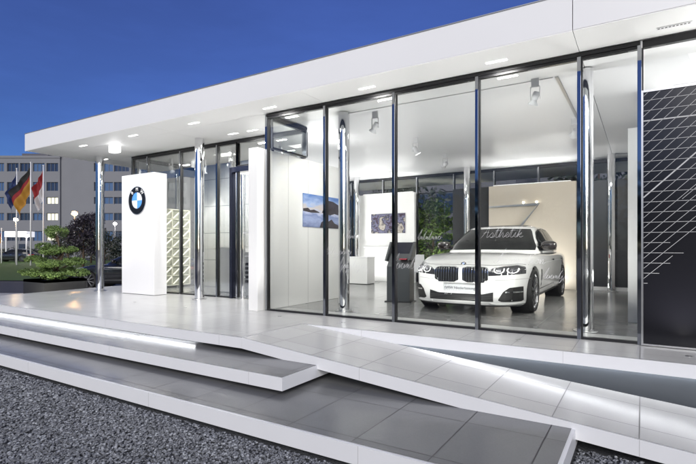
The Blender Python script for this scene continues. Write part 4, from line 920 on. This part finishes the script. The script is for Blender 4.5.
for i, (u, D, H_, W_, m, l) in enumerate([(83, 38, 4.2, 2.6, PURP, 'dark purple leaved tree beside the orange street lamp'), (68, 46, 3.6, 3.0, DIMG, 'low dark tree behind the bonsai'),
        (104, 44, 3.0, 3.6, DIMG, 'dark shrubby tree right of the corner column'), (91, 52, 5.5, 3.0, PURP, 'tall thin purple tree behind the corner column')]):
    tree('garden_tree', l, far(u, D), H_, W_, m, 2200, .11, .1, G1, seed=i)
# clipped bonsai pine in a black planter ---------------------------------------------
pc = Vector((-14.3, 7.15, GZ))
pn = thing('planter', 'square black planter at the left end of the terrace', 'planter', pc, 0)
bm = bmesh.new(); box(bm, -.58, .58, -.58, .58, 0, .78); fs = [f for f in bm.faces if f.normal.z > .9 or all(v.co.z > .69 for v in f.verts)]
r_ = bmesh.ops.inset_region(bm, faces=fs, thickness=.05); bmesh.ops.translate(bm, vec=(0, 0, -.07), verts=list({v for f in fs for v in f.verts}))
obj('box', bm, mat('planter_black', (.03, .03, .033), .3), pn); obj('soil', B((-.52, .52, -.52, .52, .6, .725)), SOILM, pn)
bs = thing('bonsai_pine', 'cloud pruned green pine standing in the black planter', 'bonsai tree', pc+Vector((0, 0, .72)))
bm = bmesh.new(); bl = bmesh.new(); dR = RT; random.seed(5)
def W(a, b, z): v = RT*a+FW*b; return Vector((v.x, v.y, z))
tube(bm, [W(.05, 0, 0), W(-.08, .03, .22), W(.08, 0, .45), W(.18, .02, .75), W(.10, 0, 1.05), W(.06, 0, 1.28)], [.075, .065, .05, .04, .03, .02], 10)
pads = [(.03, 0, 1.40, .34, .26), (-.28, 0, .98, .30, .15), (.26, .05, .90, .34, .15), (-.02, -.2, .84, .30, .14), (-.52, -.05, .62, .32, .16), (.02, -.3, .52, .40, .17), (.52, 0, .56, .34, .16), (-.78, 0, .26, .28, .15), (-.36, -.25, .22, .36, .16), (.18, -.35, .16, .40, .15), (.64, .0, .24, .32, .16), (0, .1, .30, .5, .2)]
for a, b, z, r, h in pads:
    tube(bm, [W(.05, 0, max(.05, z-.28)), W(a*.5, b*.5, z-.16), W(a, b, z-.04)], [.032, .022, .01], 7)
    n = int(2600*r); c = W(a, b, z)
    for _ in range(30):
        d = Vector(RNG.normal(size=3)).normalized(); q = c+Vector((d.x*r*.75, d.y*r*.75, d.z*h*.55)); leaves(bl, q, (r*.26, r*.26, h*.30), n//14, .024, shell=.2)
obj('trunk', bm, BARK, bs, smooth=True); obj('foliage', bl, LEAF, bs)
spt = thing('garden_spotlight', 'small spotlight aimed at the bonsai pine', 'spotlight', (-13.0, 5.8, GZ)); bm = bmesh.new(); lathe(bm, [(.03, 0), (.03, .1), (.06, .12), (.07, .22), (0, .22)], 16); obj('housing', bm, BLACK, spt); spot_light('spot_source', (0, 0, .25), (-1.2, 1.4, 1.3), 110, 80, spt, color=(1, .95, .75))

# dark car on the road behind the pylon ------------------------------------------------
bc = make_car('black car parked beyond the planter, mostly hidden by the column and pylon', far(78, 20), AN+PI/2+R(180), mat('car_black_paint', (.012, .013, .016), .15, coat=1.0), plate=False)
# small vehicles at the left border
for i, (u, D, l) in enumerate(((-6, 58, 'dark car parked far left below the canopy'), (6, 66, 'dark car parked behind the yellow street lamp pole'))):
    c2 = copy_tree(bc); c2.location = far(u, D); c2.rotation_euler = (0, 0, AN-PI/2+R(10*i)); c2['label'] = l
# hedge line far
def hedge(label, u0, u1, D, h, m=DIMG, n=5000):
    t = thing('hedge', label, 'hedge', (0, 0, 0)); bm = bmesh.new()
    for k in range(n//40):
        a = random.random(); p = far(u0+(u1-u0)*a, D+random.uniform(-.6, .6)); leaves(bm, p+Vector((0, 0, random.uniform(.2, h*.85))), (.8, .8, .45), 40, .12, shell=.1)
    obj('foliage', bm, m, t); bm = bmesh.new()
    for k in range(12): p = far(u0+(u1-u0)*(k+.5)/12, D); tube(bm, [p, p+Vector((.1, 0, h*.6))], [.05, .02], 5)
    obj('stems', bm, BARK, t)
hedge('low dark hedge along the far edge of the lawn', -40, 130, 64, 1.8)

# ================================================================== BACKGROUND REAR / BEHIND
def block(name, label, x0, x1, y0, y1, h, lit=(), m=None):
    t = thing(name, label, 'building', (x0, y0, GZ)); W_ = x1-x0; bm = bmesh.new(); xs = []; x = 1.0
    box(bm, 0, W_, .2, y1-y0, 0, h); nf = int((h-.6)//3.1)
    for f in range(nf+1):
        za = 0 if f == 0 else f*3.1-.55; zb = f*3.1+.95 if f < nf else h; box(bm, 0, W_, 0, .199, za, min(zb, h))
    obj('wall', bm, m or mat('dark_render', (.10, .10, .12), .8), t); q = 0
    for f in range(nf):
        x = .3
        while x < W_-1.8:
            z0_ = f*3.1+.96; w_ = obj('window', B((x, x+.05, .1, .16, z0_, z0_+1.5), (x+1.35, x+1.4, .1, .16, z0_, z0_+1.5), (x+.051, x+1.349, .1, .16, z0_, z0_+.05), (x+.051, x+1.349, .1, .16, z0_+1.45, z0_+1.5)), FR, t)
            obj('pane', B((x+.052, x+1.348, .12, .14, z0_+.052, z0_+1.448)), LIT if q in lit else WIN, w_); x += 1.9; q += 1
    return t
block('rear_building', 'dark building seen through the rear glass', -30, -7, 32, 44, 10.5, lit=(3, 10, 22))
block('rear_building', 'low dark building seen above the beige wall through the rear glass', -6, 9, 34, 44, 7.2, lit=(2, 5))
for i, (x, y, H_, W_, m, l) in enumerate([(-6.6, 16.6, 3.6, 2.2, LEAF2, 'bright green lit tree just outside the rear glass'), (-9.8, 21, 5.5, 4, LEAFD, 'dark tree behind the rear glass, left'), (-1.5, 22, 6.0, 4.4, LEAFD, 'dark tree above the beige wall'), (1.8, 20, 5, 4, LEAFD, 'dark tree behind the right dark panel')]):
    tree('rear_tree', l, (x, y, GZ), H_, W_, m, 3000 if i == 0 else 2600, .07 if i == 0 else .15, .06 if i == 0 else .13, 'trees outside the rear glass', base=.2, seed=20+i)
spt = thing('garden_spotlight', 'small spotlight lighting the green tree behind the rear glass', 'spotlight', (-5.6, 15.0, GZ)); bm = bmesh.new(); lathe(bm, [(.03, 0), (.03, .1), (.06, .12), (.07, .22), (0, .22)], 16); obj('housing', bm, BLACK, spt); spot_light('spot_source', (0, 0, .25), (-1.0, 1.6, 2.0), 170, 90, spt, color=(1, .97, .8))

# ================================================================== HANDWRITING ON THE GLASS
def script(name, label, strokes, org, s, slant=.25, r=.0012, m=None, y=YG-.011):
    """pen strokes (x,z in letter units) on the outside of the front glass"""
    bm = bmesh.new()
    for st_ in strokes:
        P = [p for p in catmull([Vector((a, b, 0)) for a, b in st_], 5)]
        pts = [(org[0]+(p.x+p.y*slant)*s, y, org[1]+p.y*s) for p in P]; tube(bm, pts, r, 5)
    for v in bm.verts: v.co.y = y+(v.co.y-y)*.35
    pobj(name, bm, m or mat('white_script', (.55, .55, .57), .5), bpy.data.objects['shop_front'])
LET = {
 'a': ([[(.45, .45), (.2, .5), (.05, .25), (.2, 0), (.42, .15), (.47, .45), (.45, .1), (.6, 0), (.75, .15)]], .7),
 's': ([[(-.05, .05), (.25, .5), (.38, .25), (.28, 0), (.1, .05), (.35, 0), (.6, .15)]], .55),
 't': ([[(-.05, .1), (.25, 1.0), (.15, .15), (.3, 0), (.5, .15)], [(0, .7), (.5, .74)]], .45),
 'h': ([[(-.05, .1), (.3, 1.0), (.22, 1.15), (.12, .9), (.08, 0), (.3, .45), (.42, .4), (.40, .1), (.5, 0), (.65, .15)]], .6),
 'e': ([[(-.05, .1), (.25, .25), (.32, .45), (.18, .5), (.08, .2), (.25, 0), (.5, .15)]], .45),
 'i': ([[(-.05, .1), (.15, .5), (.12, .1), (.25, 0), (.4, .15)], [(.2, .68), (.24, .72)]], .35),
 'k': ([[(-.05, .1), (.3, 1.0), (.18, 1.1), (.1, .6), (.06, 0)], [(.08, .2), (.35, .48), (.3, .28), (.12, .24), (.35, 0), (.6, .12)]], .55),
 'n': ([[(-.05, .1), (.08, .5), (.06, 0), (.25, .48), (.36, .4), (.35, .08), (.45, 0), (.6, .15)]], .55),
 'o': ([[(.3, .5), (.08, .35), (.12, .03), (.34, .05), (.4, .35), (.25, .5), (.4, .42), (.6, .42)]], .55),
 'v': ([[(-.05, .35), (.08, .5), (.15, .05), (.25, .1), (.38, .5), (.5, .42)]], .45),
 'I': ([[(-.5, .2), (-.2, 0), (.15, .5), (.5, 1.5), (.6, 1.7), (.35, 1.3), (.1, .5), (.05, 0), (.3, .1)]], .35),
 'A': ([[(-.3, .1), (-.1, -.1), (.3, .5), (.62, 1.3), (.6, .6), (.58, 0), (.75, .1)], [(.1, .45), (.5, .55), (.7, .5)], [(.42, 1.5), (.45, 1.55)], [(.7, 1.5), (.73, 1.55)]], .8)}
def word(label, txt, org, s, **k):
    x = 0; S = []
    for ch in txt:
        st_, ad = LET[ch]; S += [[(a+x, b) for a, b in q] for q in st_]; x += ad
    script('window_script', label, S, org, s, **k)
word('Asthetik', 'Asthetik', (-1.83, 1.24), .125)
word('Innovation', 'Innovation', (-1.62, .90), .115)
random.seed(3)
def scrawl_old(org, n, s, **k):
    S = [[(0, .2)]]; x = 0
    S[0] += [(.15, .9), (.3, 1.6), (.1, .9), (.12, .1)]; x = .25
    for i in range(n):
        h = random.choice([.4, .5, .45, 1.1, .5, .42, .9]); S[0] += [(x+.1, .05+random.random()*.05), (x+.22, h), (x+.3, h*.8), (x+.3, .1)]; x += random.uniform(.32, .48)
    S.append([(x*.2, -.15), (x*.6, -.3), (x+.3, -.1)]); script('window_script', '', S, org, s, **k)
def scrawl(org, n, s, **k):
    P = [(-.1, .15), (.1, .8), (.35, 1.5), (.32, 1.1), (.12, .3), (.1, 0), (.28, .05)]; x = .3
    for i in range(n):
        kind = random.random(); x0 = x
        if kind < .35: P += [(x+.08, .42), (x+.2, .5), (x+.1, .3), (x+.12, .04), (x+.3, .03), (x+.4, .42), (x+.42, .05)]; x += .52
        elif kind < .55: P += [(x+.2, .9), (x+.3, 1.15), (x+.2, .9), (x+.12, .1), (x+.28, .02)]; x += .36
        elif kind < .7: P += [(x+.12, .45), (x+.1, -.1), (x-.05, -.55), (x+.02, -.5), (x+.3, .05)]; x += .38
        else: P += [(x+.1, .4), (x+.16, .45), (x+.18, .08), (x+.3, .42), (x+.34, .08), (x+.44, .1)]; x += .5
    script('window_script', '', [P], org, s, **k)
for org, n, s in (((-4.35, 1.0), 9, .11), ((-3.95, 1.25), 5, .09), ((-4.1, .78), 10, .12), ((-3.15, .80), 7, .15), ((-2.75, 1.22), 7, .10), ((-1.05, .72), 9, .09), ((-2.35, .5), 6, .07)): scrawl(org, n, s)

# ================================================================== BEHIND THE PHOTOGRAPHER (unseen trees added to darken reflections in steel and glass)
for i in range(9):
    a = R(118+i*15); D_ = 17+3*(i % 3); p = Vector((math.sin(a)*D_, math.cos(a)*D_, GZ))
    tree('reflection_tree', 'unseen tree added behind the viewpoint to darken reflections, number %s from the east' % ('one two three four five six seven eight nine'.split()[i]), p, 5.5+1.2*((i*7) % 3), 5.2, LEAFD, 1500, .26, .16, 'trees added to darken reflections', base=.15, seed=50+i)
